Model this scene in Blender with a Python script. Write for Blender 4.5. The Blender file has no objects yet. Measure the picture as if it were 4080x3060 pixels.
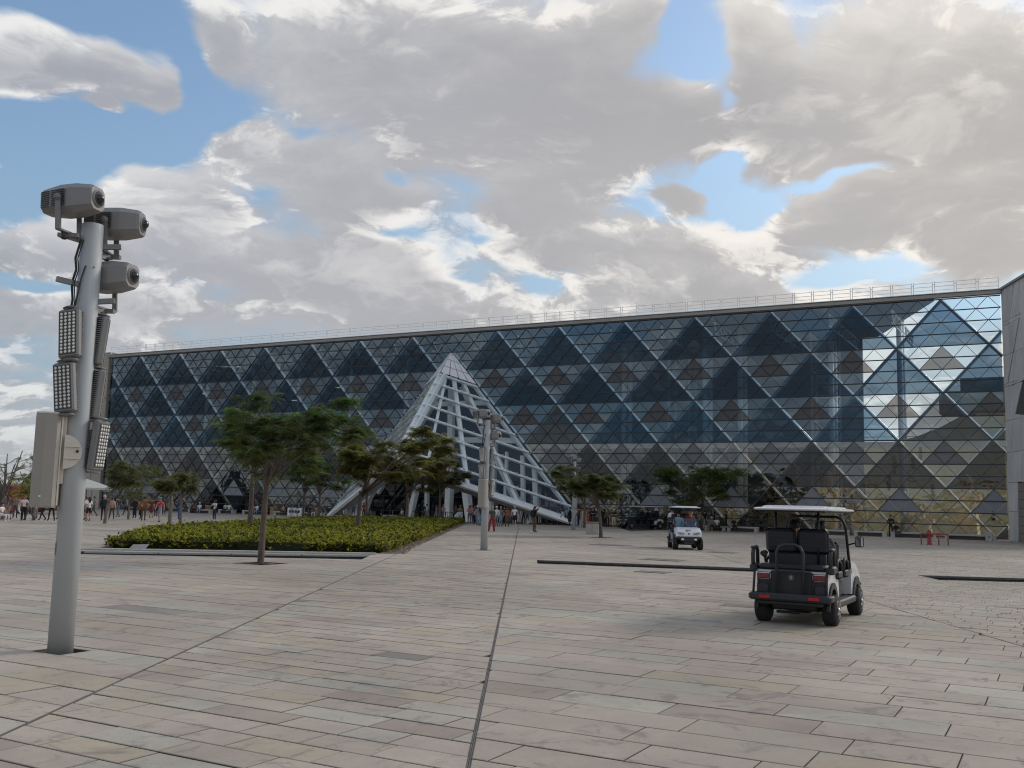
import bpy, math, random
import numpy as np
from math import sin, cos, tan, pi, radians, sqrt, atan, atan2
from mathutils import Vector, Matrix, Quaternion
R = random.Random(7)
SC = bpy.context.scene
COL = SC.collection

# ------------------------------------------------------------------ camera, world, sun, exposure
FPX, EYE, CX, CY = 3950.0, 1.95, 2040.0, 1530.0
ROLL = radians(1.42)
PITCH = atan(477 * cos(ROLL) / FPX)
_r0 = Vector((1, 0, 0)); _u0 = Vector((0, -sin(PITCH), cos(PITCH))); _F = Vector((0, cos(PITCH), sin(PITCH)))
_RX = cos(ROLL) * _r0 + sin(ROLL) * _u0
_UY = cos(ROLL) * _u0 - sin(ROLL) * _r0
CAMP = Vector((0, 0, EYE))
cam_data = bpy.data.cameras.new('camera')
cam_data.sensor_width = 36.0
cam_data.lens = 36.0 * FPX / 4080.0
cam_data.clip_start = 0.1
cam_data.clip_end = 6000
cam = bpy.data.objects.new('camera', cam_data)
COL.objects.link(cam)
m = Matrix((_RX, _UY, -_F)).transposed().to_4x4()
m.translation = CAMP
cam.matrix_world = m
SC.camera = cam

def ray(x, y):
    return (_F * FPX + _RX * (x - CX) - _UY * (y - CY)).normalized()
def G(x, y, z=0.0):
    "point on the level z met by the photograph's pixel x, y"
    d = ray(x, y)
    return CAMP + d * ((z - EYE) / d.z)
def onplane(x, y, P, n):
    d = ray(x, y)
    return CAMP + d * ((P - CAMP).dot(n) / d.dot(n))
def hor(x):
    return 1825 + .0248 * (x + 5300)

SUN_EL, SUN_AZ = radians(32), radians(62)      # azimuth from +Y towards +X
SC.view_settings.view_transform = 'Standard'
SC.view_settings.look = 'None'
SC.view_settings.exposure = 0.0
SC.view_settings.gamma = 1.0
SC.view_settings.use_curve_mapping = False
SC.cycles.max_bounces = 8
SC.cycles.transparent_max_bounces = 24
SC.cycles.diffuse_bounces = 3
SC.cycles.glossy_bounces = 4
SC.cycles.transmission_bounces = 6
SC.cycles.sample_clamp_indirect = 4.0
SC.cycles.use_denoising = True
SC.cycles.denoising_input_passes = 'RGB_ALBEDO_NORMAL'
SC.cycles.denoising_prefilter = 'NONE'
SC.cycles.filter_width = 1.15

class NT:
    "small helper to write node trees as expressions"
    def __init__(s, tree):
        s.t = tree; s.n = tree.nodes; s.l = tree.links
    def _in(s, sock, v):
        if v is None: return
        if isinstance(v, bpy.types.NodeSocket): s.l.new(v, sock)
        elif isinstance(v, (tuple, list, Vector)) and len(sock.default_value) == 4 and len(v) == 3:
            sock.default_value = (*v, 1)
        else: sock.default_value = v
    def math(s, op, a, b=None, c=None, clamp=False):
        n = s.n.new('ShaderNodeMath'); n.operation = op; n.use_clamp = clamp
        for i, v in enumerate((a, b, c)): s._in(n.inputs[i], v)
        return n.outputs[0]
    def add(s, a, b): return s.math('ADD', a, b)
    def sub(s, a, b): return s.math('SUBTRACT', a, b)
    def mul(s, a, b): return s.math('MULTIPLY', a, b)
    def div(s, a, b): return s.math('DIVIDE', a, b)
    def vec(s, op, a, b=None, sc=None):
        n = s.n.new('ShaderNodeVectorMath'); n.operation = op
        s._in(n.inputs[0], a); s._in(n.inputs[1], b)
        if sc is not None: s._in(n.inputs[3], sc)
        return n.outputs['Value'] if op in ('LENGTH', 'DOT_PRODUCT', 'DISTANCE') else n.outputs[0]
    def comb(s, x, y, z):
        n = s.n.new('ShaderNodeCombineXYZ')
        for i, v in enumerate((x, y, z)): s._in(n.inputs[i], v)
        return n.outputs[0]
    def sep(s, v):
        n = s.n.new('ShaderNodeSeparateXYZ'); s._in(n.inputs[0], v); return n.outputs
    def noise(s, v, scale, detail=4, rough=.5, dist=0.0, col=False, lac=2.0, dim='3D'):
        n = s.n.new('ShaderNodeTexNoise'); n.noise_dimensions = dim
        s._in(n.inputs['Vector'], v); s._in(n.inputs['Scale'], scale); s._in(n.inputs['Detail'], detail)
        s._in(n.inputs['Roughness'], rough); s._in(n.inputs['Distortion'], dist); s._in(n.inputs['Lacunarity'], lac)
        return n.outputs['Color' if col else 'Fac']
    def smooth(s, v, a, b, lo=0.0, hi=1.0, mode='SMOOTHSTEP'):
        n = s.n.new('ShaderNodeMapRange'); n.interpolation_type = mode
        for i, x in enumerate((v, a, b, lo, hi)): s._in(n.inputs[i], x)
        return n.outputs[0]
    def mix(s, f, a, b, mode='MIX'):
        n = s.n.new('ShaderNodeMix'); n.data_type = 'RGBA'; n.blend_type = mode
        s._in(n.inputs[0], f); s._in(n.inputs[6], a); s._in(n.inputs[7], b)
        return n.outputs[2]
    def new(s, typ, **kw):
        n = s.n.new(typ)
        for k, v in kw.items():
            if k in n.inputs: s._in(n.inputs[k], v)
            else: setattr(n, k, v)
        return n

def build_world():
    w = bpy.data.worlds.new('World'); SC.world = w; w.use_nodes = True
    w.cycles.sampling_method = 'MANUAL'; w.cycles.sample_map_resolution = 512
    w.node_tree.nodes.clear(); t = NT(w.node_tree)
    d = t.new('ShaderNodeTexCoord').outputs['Generated']
    x, y, z = t.sep(d)[0:3]
    sky = t.new('ShaderNodeTexSky', sky_type='NISHITA', sun_disc=False, sun_elevation=SUN_EL, sun_rotation=SUN_AZ,
                altitude=50, air_density=1.3, dust_density=2.2, ozone_density=1.6)
    zc = t.math('MAXIMUM', z, 0.0)
    az = t.math('ARCTAN2', x, y); el = t.math('ARCSINE', z)
    # cloud field: isotropic noise on a direction stretched towards the horizon
    k = t.div(1.0, t.add(zc, .42))
    q = t.vec('MULTIPLY', t.vec('SCALE', d, sc=k), (1.0, 1.0, 1.9))
    warp = t.vec('SUBTRACT', t.noise(q, 1.6, 3, .5, col=True), (.5, .5, .5))
    q1 = t.vec('ADD', q, t.vec('SCALE', warp, sc=.42))
    def blob(cx, cy, rx, ry, amp):
        # cx, cy, radii in units of the photo at 2212 px wide, turned into azimuth and elevation
        dv = ray(cx * 1.8445, cy * 1.8445); a0 = atan2(dv.x, dv.y); e0 = math.asin(dv.z)
        v = t.comb(t.mul(t.sub(az_w, a0), 2142 / rx), t.mul(t.sub(el_w, e0), 2142 / ry), 0.0)
        ln = t.vec('LENGTH', v)
        vy = t.math('MULTIPLY', t.sub(el_w, e0), 2142 / ry)
        tp = t.mul(t.smooth(ln, .2, 1.7, amp, 0.0), vy)
        return t.smooth(ln, 0.0, 1.0, amp, 0.0), tp
    wv = t.vec('SUBTRACT', t.noise(q, 3.2, 4, .55, col=True), (.5, .5, .5))
    wx, wy, wz = t.sep(wv)[0:3]
    az_w = t.add(az, t.mul(wx, .13)); el_w = t.add(el, t.mul(wy, .10))
    blobs = [
        # holes of blue sky (negative)
        (70, 330, 330, 125, -.50), (330, 290, 130, 80, -.40), (0, 430, 150, 80, -.25), (110, 8, 300, 40, -.40), (380, 150, 60, 100, -.22), (440, 225, 100, 48, -.36),
        (650, 255, 110, 30, -.18), (1462, 110, 56, 60, -.42), (1440, 60, 60, 30, -.15), (1545, 225, 30, 60, -.12),
        (1560, 350, 60, 60, -.45), (1600, 410, 120, 60, -.42), (1455, 440, 90, 34, -.32), (1690, 440, 110, 50, -.42), (1800, 385, 150, 26, -.36),
        (1800, 590, 90, 60, -.36), (1930, 590, 130, 60, -.32), (850, 530, 100, 26, -.16), (880, 372, 60, 40, -.20), (1000, 628, 90, 26, -.20),
        (1180, 640, 100, 30, -.24), (30, 605, 130, 34, -.36), (1985, 480, 60, 30, -.26), (210, 340, 120, 40, -.2), (1040, 545, 60, 22, -.16),
        # cloud masses (positive)
        (200, 130, 190, 80, .62), (30, 120, 130, 90, .60), (330, 180, 80, 70, .40), (190, 212, 55, 24, .50), (10, 380, 50, 34, .48),
        (850, 110, 480, 170, .46), (1180, 220, 420, 220, .50), (1400, 260, 200, 130, .36), (1900, 190, 430, 230, .58), (2150, 260, 260, 240, .4), (1330, 60, 150, 90, .4),
        (620, 320, 270, 100, .44), (780, 420, 240, 110, .36), (360, 410, 190, 100, .42), (300, 540, 360, 110, .34),
        (700, 600, 360, 100, .34), (1180, 450, 230, 100, .38), (1400, 540, 360, 90, .42), (1500, 432, 110, 30, .60),
        (1880, 460, 210, 70, .48), (2120, 540, 220, 110, .36), (950, 650, 300, 60, .28), (200, 690, 380, 70, .30),
        (1500, 620, 260, 50, .34), (1610, 70, 110, 150, .50), (1395, 25, 60, 70, .35), (460, 80, 110, 90, .34), (2150, 440, 120, 60, .3), (1150, 570, 200, 60, .2),
    ]
    bias = topn = None
    for b in blobs:
        v, tp = blob(*b); bias = v if bias is None else t.add(bias, v); topn = tp if topn is None else t.add(topn, tp)
    topn = t.math('MAXIMUM', t.math('MINIMUM', topn, .6), -.22)
    # far side of the sky keeps the same broken cover
    def dens(vec):
        a = t.noise(vec, 3.6, 8, .55)
        return a
    q1 = t.vec('ADD', q1, t.vec('SCALE', t.vec('SUBTRACT', t.noise(q, 7.0, 3, .6, col=True), (.5, .5, .5)), sc=.10))
    f0 = dens(q1)
    up = t.vec('ADD', q1, t.comb(.03, .012, .075))
    f1 = dens(up)
    puff = t.noise(q1, 14.0, 6, .62)
    pufu = t.noise(t.vec('ADD', q1, t.comb(.010, .004, .024)), 14.0, 6, .62)
    cover = t.add(t.add(t.add(t.mul(f0, .95), .025), t.smooth(el, .45, .12, .03, .125)), t.add(t.mul(bias, .85), t.mul(t.sub(puff, .5), .085)))
    dn = t.smooth(cover, .45, .665)            # opacity
    thick = t.smooth(cover, .56, .86)
    rim = t.smooth(t.add(t.mul(t.sub(f0, f1), 1.0), t.mul(t.sub(puff, pufu), .30)), -.02, .10)   # sides that face the light above
    lo = t.noise(q, 1.2, 2, .5)
    side = t.smooth(az, -.6, .7)             # towards the sun the bases grow warmer
    grey = t.mix(side, (.30, .325, .385), (.41, .395, .39))
    grey = t.mix(t.smooth(lo, .35, .65), grey, t.mix(side, (.40, .415, .465), (.50, .48, .465)))
    lit = t.mix(side, (.83, .83, .83), (.98, .92, .84))
    low = t.smooth(el, .30, .02)
    litf = t.mul(t.math('SUBTRACT', 1.0, t.mul(thick, .78)), t.add(.16, t.mul(rim, 1.05)))
    litf = t.add(t.add(litf, t.mul(topn, .70)), t.mul(t.sub(puff, .5), .55))
    litf = t.add(litf, t.mul(t.sub(t.noise(q1, 2.6, 5, .5, .4), .5), .75))
    litf = t.smooth(litf, -.15, .95)
    cloud = t.mix(litf, grey, lit)
    cloud = t.mix(t.mul(low, .25), cloud, t.mix(side, (.50, .53, .53), (.66, .64, .60)))
    haze = t.smooth(el, .10, -.02)
    base = t.mix(t.mul(t.smooth(el, .42, .04), .62), t.vec('MULTIPLY', sky.outputs[0], (.128, .142, .152)), t.mix(side, (.25, .37, .54), (.34, .43, .57)))
    bg1 = t.new('ShaderNodeBackground'); t._in(bg1.inputs[0], base); bg1.inputs[1].default_value = 1.0
    hz = t.new('ShaderNodeBackground'); t._in(hz.inputs[0], t.mix(side, (.43, .46, .45), (.56, .57, .56)))
    mx0 = t.new('ShaderNodeMixShader'); t._in(mx0.inputs[0], t.mul(haze, .85)); t.l.new(bg1.outputs[0], mx0.inputs[1]); t.l.new(hz.outputs[0], mx0.inputs[2])
    bg2 = t.new('ShaderNodeBackground'); t._in(bg2.inputs[0], cloud); bg2.inputs[1].default_value = 1.0
    mx = t.new('ShaderNodeMixShader'); t._in(mx.inputs[0], t.mul(dn, t.smooth(el, -.02, .10, .55, 1.0)))
    t.l.new(mx0.outputs[0], mx.inputs[1]); t.l.new(bg2.outputs[0], mx.inputs[2])
    out = t.new('ShaderNodeOutputWorld'); t.l.new(mx.outputs[0], out.inputs[0])
build_world()
sun_d = bpy.data.lights.new('sun', 'SUN'); sun_d.energy = 1.1; sun_d.angle = radians(14); sun_d.color = (1.0, .93, .84)
sun = bpy.data.objects.new('sun', sun_d); COL.objects.link(sun)
sd = Vector((sin(SUN_AZ) * cos(SUN_EL), cos(SUN_AZ) * cos(SUN_EL), sin(SUN_EL)))
sun.rotation_euler = sd.to_track_quat('Z', 'Y').to_euler()

# ------------------------------------------------------------------ materials
MATS = {}
def mat(name, col=(.5, .5, .5), rough=.6, metal=0.0, spec=.5, var=0.0, scale=3.0, bump=0.0, bscale=40.0, attr=None, objrand=0.0, emit=None, coat=0.0):
    if name in MATS: return MATS[name]
    m = bpy.data.materials.new(name); m.use_nodes = True
    m.node_tree.nodes.clear(); t = NT(m.node_tree)
    p = t.new('ShaderNodeBsdfPrincipled')
    p.inputs['Roughness'].default_value = rough; p.inputs['Metallic'].default_value = metal
    p.inputs['Specular IOR Level'].default_value = spec; p.inputs['Coat Weight'].default_value = coat
    c = col
    pos = t.new('ShaderNodeTexCoord').outputs['Object']
    if attr:
        a = t.new('ShaderNodeAttribute', attribute_name=attr).outputs['Color']; c = t.mix(1.0, a, tuple(col), 'MULTIPLY')
    if var:
        n = t.noise(pos, scale, 5, .6)
        k = t.smooth(n, .25, .75, 1 - var, 1 + var, 'LINEAR')
        c = t.vec('SCALE', c if not isinstance(c, tuple) else c, sc=k)
        n2 = t.noise(pos, scale * 7, 3, .6)
        t._in(p.inputs['Roughness'], t.smooth(n2, .3, .7, max(rough - .12, .02), min(rough + .12, 1), 'LINEAR'))
    if objrand:
        r = t.new('ShaderNodeObjectInfo').outputs['Random']
        c = t.vec('SCALE', c, sc=t.smooth(r, 0, 1, 1 - objrand, 1 + objrand, 'LINEAR'))
    if bump:
        b = t.new('ShaderNodeBump'); b.inputs['Strength'].default_value = bump; b.inputs['Distance'].default_value = .02
        t._in(b.inputs['Height'], t.noise(pos, bscale, 4, .6)); t.l.new(b.outputs[0], p.inputs['Normal'])
    t._in(p.inputs['Base Color'], c)
    if emit:
        p.inputs['Emission Color'].default_value = (*emit[:3], 1); p.inputs['Emission Strength'].default_value = emit[3]
    o = t.new('ShaderNodeOutputMaterial'); t.l.new(p.outputs[0], o.inputs[0])
    MATS[name] = m
    return m

def glass(name, tint, refl=.05, boost=1.0, rough=.0, wavy=0.0, rcol=(1, 1, 1)):
    "thin architectural glazing: tinted see-through plus a mirror share that grows at glancing angles"
    if name in MATS: return MATS[name]
    m = bpy.data.materials.new(name); m.use_nodes = True
    m.node_tree.nodes.clear(); t = NT(m.node_tree)
    tr = t.new('ShaderNodeBsdfTransparent'); tr.inputs[0].default_value = (*tint, 1)
    gl = t.new('ShaderNodeBsdfGlossy'); gl.inputs['Roughness'].default_value = rough; gl.inputs['Color'].default_value = (*rcol, 1)
    lw = t.new('ShaderNodeLayerWeight'); lw.inputs['Blend'].default_value = .18
    f = t.smooth(lw.outputs['Facing'], 0.0, 1.0, refl, min(1, refl + .75 * boost), 'LINEAR')
    f = t.math('MINIMUM', t.add(refl, t.mul(t.math('POWER', lw.outputs['Facing'], 4.0), .85 * boost)), 1.0)
    if wavy:
        b = t.new('ShaderNodeBump'); b.inputs['Strength'].default_value = wavy; b.inputs['Distance'].default_value = .05
        t._in(b.inputs['Height'], t.noise(t.new('ShaderNodeTexCoord').outputs['Object'], .9, 2, .5)); t.l.new(b.outputs[0], gl.inputs['Normal'])
    mx = t.new('ShaderNodeMixShader'); t._in(mx.inputs[0], f)
    t.l.new(tr.outputs[0], mx.inputs[1]); t.l.new(gl.outputs[0], mx.inputs[2])
    o = t.new('ShaderNodeOutputMaterial'); t.l.new(mx.outputs[0], o.inputs[0])
    MATS[name] = m
    return m

# ------------------------------------------------------------------ mesh builder
def rotz(a):
    return Matrix.Rotation(a, 3, 'Z')
class MB:
    def __init__(s): s.v = []; s.f = []; s.mi = []; s.cur = 0; s.cols = None; s.sm = []; s.smooth = False
    def _add(s, vs, fs):
        o = len(s.v); s.v.extend([tuple(p) for p in vs])
        for f in fs: s.f.append(tuple(i + o for i in f)); s.mi.append(s.cur); s.sm.append(s.smooth)
        return s
    def box(s, c, size, rot=None, taper=1.0):
        hx, hy, hz = size[0] / 2, size[1] / 2, size[2] / 2
        vs = []
        for z, k in ((-hz, 1.0), (hz, taper)):
            for x, y in ((-hx, -hy), (hx, -hy), (hx, hy), (-hx, hy)):
                p = Vector((x * k, y * k, z))
                if rot is not None: p = rot @ p
                vs.append(p + Vector(c))
        return s._add(vs, [(0, 3, 2, 1), (4, 5, 6, 7), (0, 1, 5, 4), (1, 2, 6, 5), (2, 3, 7, 6), (3, 0, 4, 7)])
    def bbox(s, c, size, rot=None, b=.02):
        "box with chamfered edges"
        hx, hy, hz = [d / 2 for d in size]; b = min(b, hx * .9, hy * .9, hz * .9)
        vs = []
        for z, k in ((-hz, b), (-hz + b, 0), (hz - b, 0), (hz, b)):
            X, Y = hx - k, hy - k
            for x, y in ((-X + b, -Y), (X - b, -Y), (X, -Y + b), (X, Y - b), (X - b, Y), (-X + b, Y), (-X, Y - b), (-X, -Y + b)):
                p = Vector((x, y, z))
                if rot is not None: p = rot @ p
                vs.append(p + Vector(c))
        fs = [tuple(reversed(range(8))), tuple(range(24, 32))]
        for r in range(3):
            for i in range(8):
                j = (i + 1) % 8; fs.append((r * 8 + i, r * 8 + j, (r + 1) * 8 + j, (r + 1) * 8 + i))
        return s._add(vs, fs)
    def tube(s, pts, rad, seg=8, caps=True):
        pts = [Vector(p) for p in pts]; n = len(pts)
        if not isinstance(rad, (list, tuple)): rad = [rad] * n
        vs = []; up = None
        for i, p in enumerate(pts):
            d = (pts[min(i + 1, n - 1)] - pts[max(i - 1, 0)])
            if d.length < 1e-9: d = Vector((0, 0, 1))
            d.normalize()
            if up is None:
                up = Vector((0, 0, 1)) if abs(d.z) < .9 else Vector((1, 0, 0))
            a = d.cross(up)
            if a.length < 1e-4: a = d.cross(Vector((0, 1, 0)))
            a.normalize(); b = d.cross(a).normalized(); up = -b if False else a.cross(d)
            for k in range(seg):
                an = 2 * pi * k / seg
                vs.append(p + (a * cos(an) + b * sin(an)) * rad[i])
        fs = []
        for i in range(n - 1):
            for k in range(seg):
                j = (k + 1) % seg
                fs.append((i * seg + k, i * seg + j, (i + 1) * seg + j, (i + 1) * seg + k))
        if caps: fs += [tuple(reversed(range(seg))), tuple(range((n - 1) * seg, n * seg))]
        o = s.smooth
        if seg > 5: s.smooth = True
        s._add(vs, fs); s.smooth = o
        return s
    def bar(s, a, b, w, h=None, up=(0, 0, 1)):
        "square bar from a to b; w across, h along up"
        a, b = Vector(a), Vector(b); h = h or w
        d = (b - a); L = d.length
        if L < 1e-6: return s
        d /= L; upv = Vector(up)
        x = d.cross(upv)
        if x.length < 1e-4: x = d.cross(Vector((1, 0, 0)))
        x.normalize(); u = x.cross(d).normalized()
        vs = []
        for p in (a, b):
            for i, j in ((-1, -1), (1, -1), (1, 1), (-1, 1)): vs.append(p + x * (i * w / 2) + u * (j * h / 2))
        return s._add(vs, [(0, 3, 2, 1), (4, 5, 6, 7), (0, 1, 5, 4), (1, 2, 6, 5), (2, 3, 7, 6), (3, 0, 4, 7)])
    def prism(s, poly, off, flip=False):
        "polygon (3d points) extruded by vector off"
        poly = [Vector(p) for p in poly]; off = Vector(off); n = len(poly)
        vs = poly + [p + off for p in poly]
        fs = [tuple(reversed(range(n))), tuple(range(n, 2 * n))] + [(i, (i + 1) % n, n + (i + 1) % n, n + i) for i in range(n)]
        return s._add(vs, fs)
    def face(s, pts):
        return s._add(pts, [tuple(range(len(pts)))])
    def loft(s, rings, caps=True):
        n = len(rings[0]); vs = [p for r in rings for p in r]; fs = []
        for i in range(len(rings) - 1):
            for k in range(n):
                j = (k + 1) % n; fs.append((i * n + k, i * n + j, (i + 1) * n + j, (i + 1) * n + k))
        if caps: fs += [tuple(reversed(range(n))), tuple(range((len(rings) - 1) * n, len(rings) * n))]
        return s._add(vs, fs)
    def ball(s, c, r, seg=10, rings=6):
        c = Vector(c); r = Vector(r) if not isinstance(r, (int, float)) else Vector((r, r, r))
        rs = []
        for i in range(rings + 1):
            th = pi * (i + .02) / (rings + .04) - pi / 2
            rs.append([c + Vector((cos(th) * cos(2 * pi * k / seg) * r.x, cos(th) * sin(2 * pi * k / seg) * r.y, sin(th) * r.z)) for k in range(seg)])
        o = s.smooth; s.smooth = True; s.loft(rs); s.smooth = o
        return s
    def mesh(s, name, mats):
        me = bpy.data.meshes.new(name); me.from_pydata(s.v, [], s.f)
        for m in (mats if isinstance(mats, (list, tuple)) else [mats]): me.materials.append(m)
        me.polygons.foreach_set('material_index', s.mi); me.polygons.foreach_set('use_smooth', s.sm)
        me.update()
        return me
    def obj(s, name, mats, parent=None, loc=None, rz=None):
        return link(name, s.mesh(name, mats), parent, loc, rz)

def link(name, data, parent=None, loc=None, rz=None):
    o = bpy.data.objects.new(name, data); COL.objects.link(o)
    if parent is not None: o.parent = parent
    if loc is not None: o.location = loc
    if rz is not None: o.rotation_euler = (0, 0, rz)
    return o
def tag(o, label=None, cat=None, group=None, kind=None):
    for k, v in (('label', label), ('category', cat), ('group', group), ('kind', kind)):
        if v: o[k] = v
    return o
def thing(name, label, cat, loc=(0, 0, 0), rz=0, group=None, kind=None):
    o = bpy.data.objects.new(name, None); COL.objects.link(o)
    o.location = loc; o.rotation_euler = (0, 0, rz); o.empty_display_size = .2
    return tag(o, label, cat, group, kind)
def kids(o): return [c for c in bpy.data.objects if c.parent == o]
def copy_tree(o, parent=None, ch=None):
    if ch is None:
        ch = {}
        for x in bpy.data.objects:
            if x.parent: ch.setdefault(x.parent.name, []).append(x)
    c = o.copy(); COL.objects.link(c)
    c.parent = parent
    for k in ch.get(o.name, []): copy_tree(k, c, ch)
    return c

def setcol(me, name, cols):
    "per-face colours stored on corners"
    a = me.color_attributes.new(name, 'FLOAT_COLOR', 'CORNER')
    cnt = np.empty(len(me.polygons), dtype=np.int32); me.polygons.foreach_get('loop_total', cnt)
    c = np.ones((len(me.polygons), 4), dtype=np.float32); c[:, :3] = np.array(cols, dtype=np.float32).reshape(-1, 3)
    a.data.foreach_set('color', np.repeat(c, cnt, axis=0).ravel())

# frequently used directions: u runs along the glass front (left to right), n points from it to the plaza
FL = G(402, 2027); FR = G(4020, 2156)
U = (FR - FL); FLEN = U.length; U.normalize(); N = Vector((U.y, -U.x, 0)); UZ = Vector((0, 0, 1))
if N.y > 0: N = -N
FANG = atan2(U.y, U.x)
def FP(s, z=0.0, d=0.0):
    "point on the glass front: s along it, z up, d in front of it"
    return FL + U * s + UZ * z + N * d

# ------------------------------------------------------------------ ground and paving
def clip(poly, a, nrm, keep=1):
    "part of a convex 2d polygon on the side dot(p-a, nrm)*keep >= 0"
    out = []; n = len(poly)
    for i in range(n):
        p, q = poly[i], poly[(i + 1) % n]
        dp = ((p[0] - a[0]) * nrm[0] + (p[1] - a[1]) * nrm[1]) * keep; dq = ((q[0] - a[0]) * nrm[0] + (q[1] - a[1]) * nrm[1]) * keep
        if dp >= 0: out.append(p)
        if (dp > 0 and dq < 0) or (dp < 0 and dq > 0):
            t = dp / (dp - dq); out.append((p[0] + (q[0] - p[0]) * t, p[1] + (q[1] - p[1]) * t))
    return out
def area(p): return .5 * sum(p[i][0] * p[(i + 1) % len(p)][1] - p[(i + 1) % len(p)][0] * p[i][1] for i in range(len(p))) if len(p) > 2 else 0
def ccw(p): return p if area(p) > 0 else list(reversed(p))
def subtract(polys, hole):
    hole = ccw(hole); res = []
    hx0 = min(p[0] for p in hole); hx1 = max(p[0] for p in hole); hy0 = min(p[1] for p in hole); hy1 = max(p[1] for p in hole)
    for poly in polys:
        if max(p[0] for p in poly) < hx0 or min(p[0] for p in poly) > hx1 or max(p[1] for p in poly) < hy0 or min(p[1] for p in poly) > hy1:
            res.append(poly); continue
        rest = poly
        for i in range(len(hole)):
            a, b = hole[i], hole[(i + 1) % len(hole)]
            nr = (-(b[1] - a[1]), b[0] - a[0])          # inward
            out = clip(rest, a, nr, -1)
            if len(out) > 2 and abs(area(out)) > .002: res.append(out)
            rest = clip(rest, a, nr, 1)
            if len(rest) < 3: break
    return res
def g2(x, y): p = G(x, y); return (p.x, p.y)
def rect_at(c, w, h, ang=None):
    a = FANG if ang is None else ang
    c = Vector(c); ex = Vector((cos(a), sin(a))) * w / 2; ey = Vector((-sin(a), cos(a))) * h / 2
    return [tuple(c - ex - ey), tuple(c + ex - ey), tuple(c + ex + ey), tuple(c - ex + ey)]

# long straight joints that run away from the camera
JA = (g2(0, 2931), g2(1537, 2227)); JB = (g2(1863, 3060), g2(2066, 2103)); JC = (g2(4080, 2577), g2(3420, 2383))
def joint(J):
    d = Vector(J[1]) - Vector(J[0]); d.normalize(); return J[0], (-d.y, d.x)
# sunken slots (water channels), traced by their corners on the ground
SLOT = {
 'left': [g2(323, 2196), g2(1476, 2212), g2(1440, 2229), g2(300, 2207)],
 'middle': [g2(2140, 2231), g2(3000, 2263), g2(3006, 2278), g2(2141, 2245)],
 'right': [g2(3655, 2291), g2(4300, 2310), g2(4300, 2326), g2(3745, 2311)],
}
BED = [g2(392, 2187), g2(1567, 2206), g2(1862, 2082), g2(1240, 2078), g2(560, 2130)]
POLE1, POLE2, POLE3 = G(240, 2592), G(1928, 2192), G(2285, 2112)
TREEPITS = [G(1038, 2245), G(2395, 2142)]
HOLES = [SLOT['left'], SLOT['middle'], SLOT['right'], rect_at(POLE1.xy, .56, .44)] + [BED]
HOLES.append(rect_at(TREEPITS[0].xy, 1.15, 1.15)); HOLES.append(rect_at(TREEPITS[1].xy, 1.3, 1.3))

def slab_tint():
    r = R.random()
    if r < .34: c = (.350, .318, .288)
    elif r < .60: c = (.362, .325, .298)
    elif r < .80: c = (.355, .350, .320)
    elif r < .92: c = (.350, .318, .265)
    elif r < .965: c = (.300, .262, .238)
    elif r < .994: c = (.285, .255, .228)
    else: c = (.205, .195, .185)
    k = R.uniform(.95, 1.06)
    return (c[0] * k * 1.25, c[1] * k * 1.14, c[2] * k * 1.01)
def stone_mat():
    m = bpy.data.materials.new('paving_stone'); m.use_nodes = True; m.node_tree.nodes.clear(); t = NT(m.node_tree)
    pos = t.new('ShaderNodeNewGeometry').outputs['Position']
    a = t.new('ShaderNodeAttribute', attribute_name='tint').outputs['Color']
    n1 = t.noise(pos, .28, 4, .6, .6); n2 = t.noise(pos, 3.2, 7, .68, 1.2); n3 = t.noise(pos, 42, 4, .7)
    ve = t.vec('MULTIPLY', pos, (1, 1, 1)); 
    n4 = t.noise(t.vec('ADD', ve, (31, 7, 0)), 1.5, 8, .72, 1.6)
    c = t.vec('SCALE', a, sc=t.smooth(n1, .3, .7, .86, 1.12, 'LINEAR'))
    c = t.vec('SCALE', c, sc=t.smooth(n2, .3, .7, .90, 1.07, 'LINEAR'))
    c = t.vec('SCALE', c, sc=t.smooth(n3, .3, .7, .95, 1.05, 'LINEAR'))
    c = t.mix(t.mul(t.smooth(n4, .54, .64), .62), c, (.205, .178, .160))                         # flaked brown patches
    n6 = t.noise(t.vec('ADD', pos, (5, 11, 0)), .55, 6, .6, .8)
    c = t.mix(t.mul(t.smooth(n6, .50, .66), .45), c, (.385, .350, .275))
    c = t.mix(t.mul(t.smooth(n6, .46, .34), .40), c, (.325, .270, .240))
    n8 = t.noise(t.vec('ADD', pos, (17, 3, 0)), 7.5, 6, .7, .9)
    c = t.mix(t.mul(t.smooth(n8, .60, .70), .45), c, (.17, .15, .135))
    n9 = t.noise(t.vec('ADD', pos, (2, 23, 0)), .12, 5, .62, .5)
    c = t.vec('SCALE', c, sc=t.smooth(n9, .35, .65, .88, 1.08))
    p = t.new('ShaderNodeBsdfPrincipled'); t._in(p.inputs['Base Color'], c)
    t._in(p.inputs['Roughness'], t.smooth(n2, .3, .7, .55, .80, 'LINEAR')); p.inputs['Specular IOR Level'].default_value = .35
    b = t.new('ShaderNodeBump'); b.inputs['Strength'].default_value = .5; b.inputs['Distance'].default_value = .012
    t._in(b.inputs['Height'], t.add(t.mul(n4, 1.0), t.mul(n3, .18))); t.l.new(b.outputs[0], p.inputs['Normal'])
    o = t.new('ShaderNodeOutputMaterial'); t.l.new(p.outputs[0], o.inputs[0]); MATS['paving_stone'] = m
    return m
def inset(poly, d):
    poly = ccw(poly); out = poly
    for i in range(len(poly)):
        a, b = poly[i], poly[(i + 1) % len(poly)]
        e = Vector((b[0] - a[0], b[1] - a[1]))
        if e.length < 1e-6: continue
        nr = Vector((-e.y, e.x)).normalized(); a2 = (a[0] + nr.x * d, a[1] + nr.y * d)
        out = clip(out, a2, nr, 1)
        if len(out) < 3: return []
    return out
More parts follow.
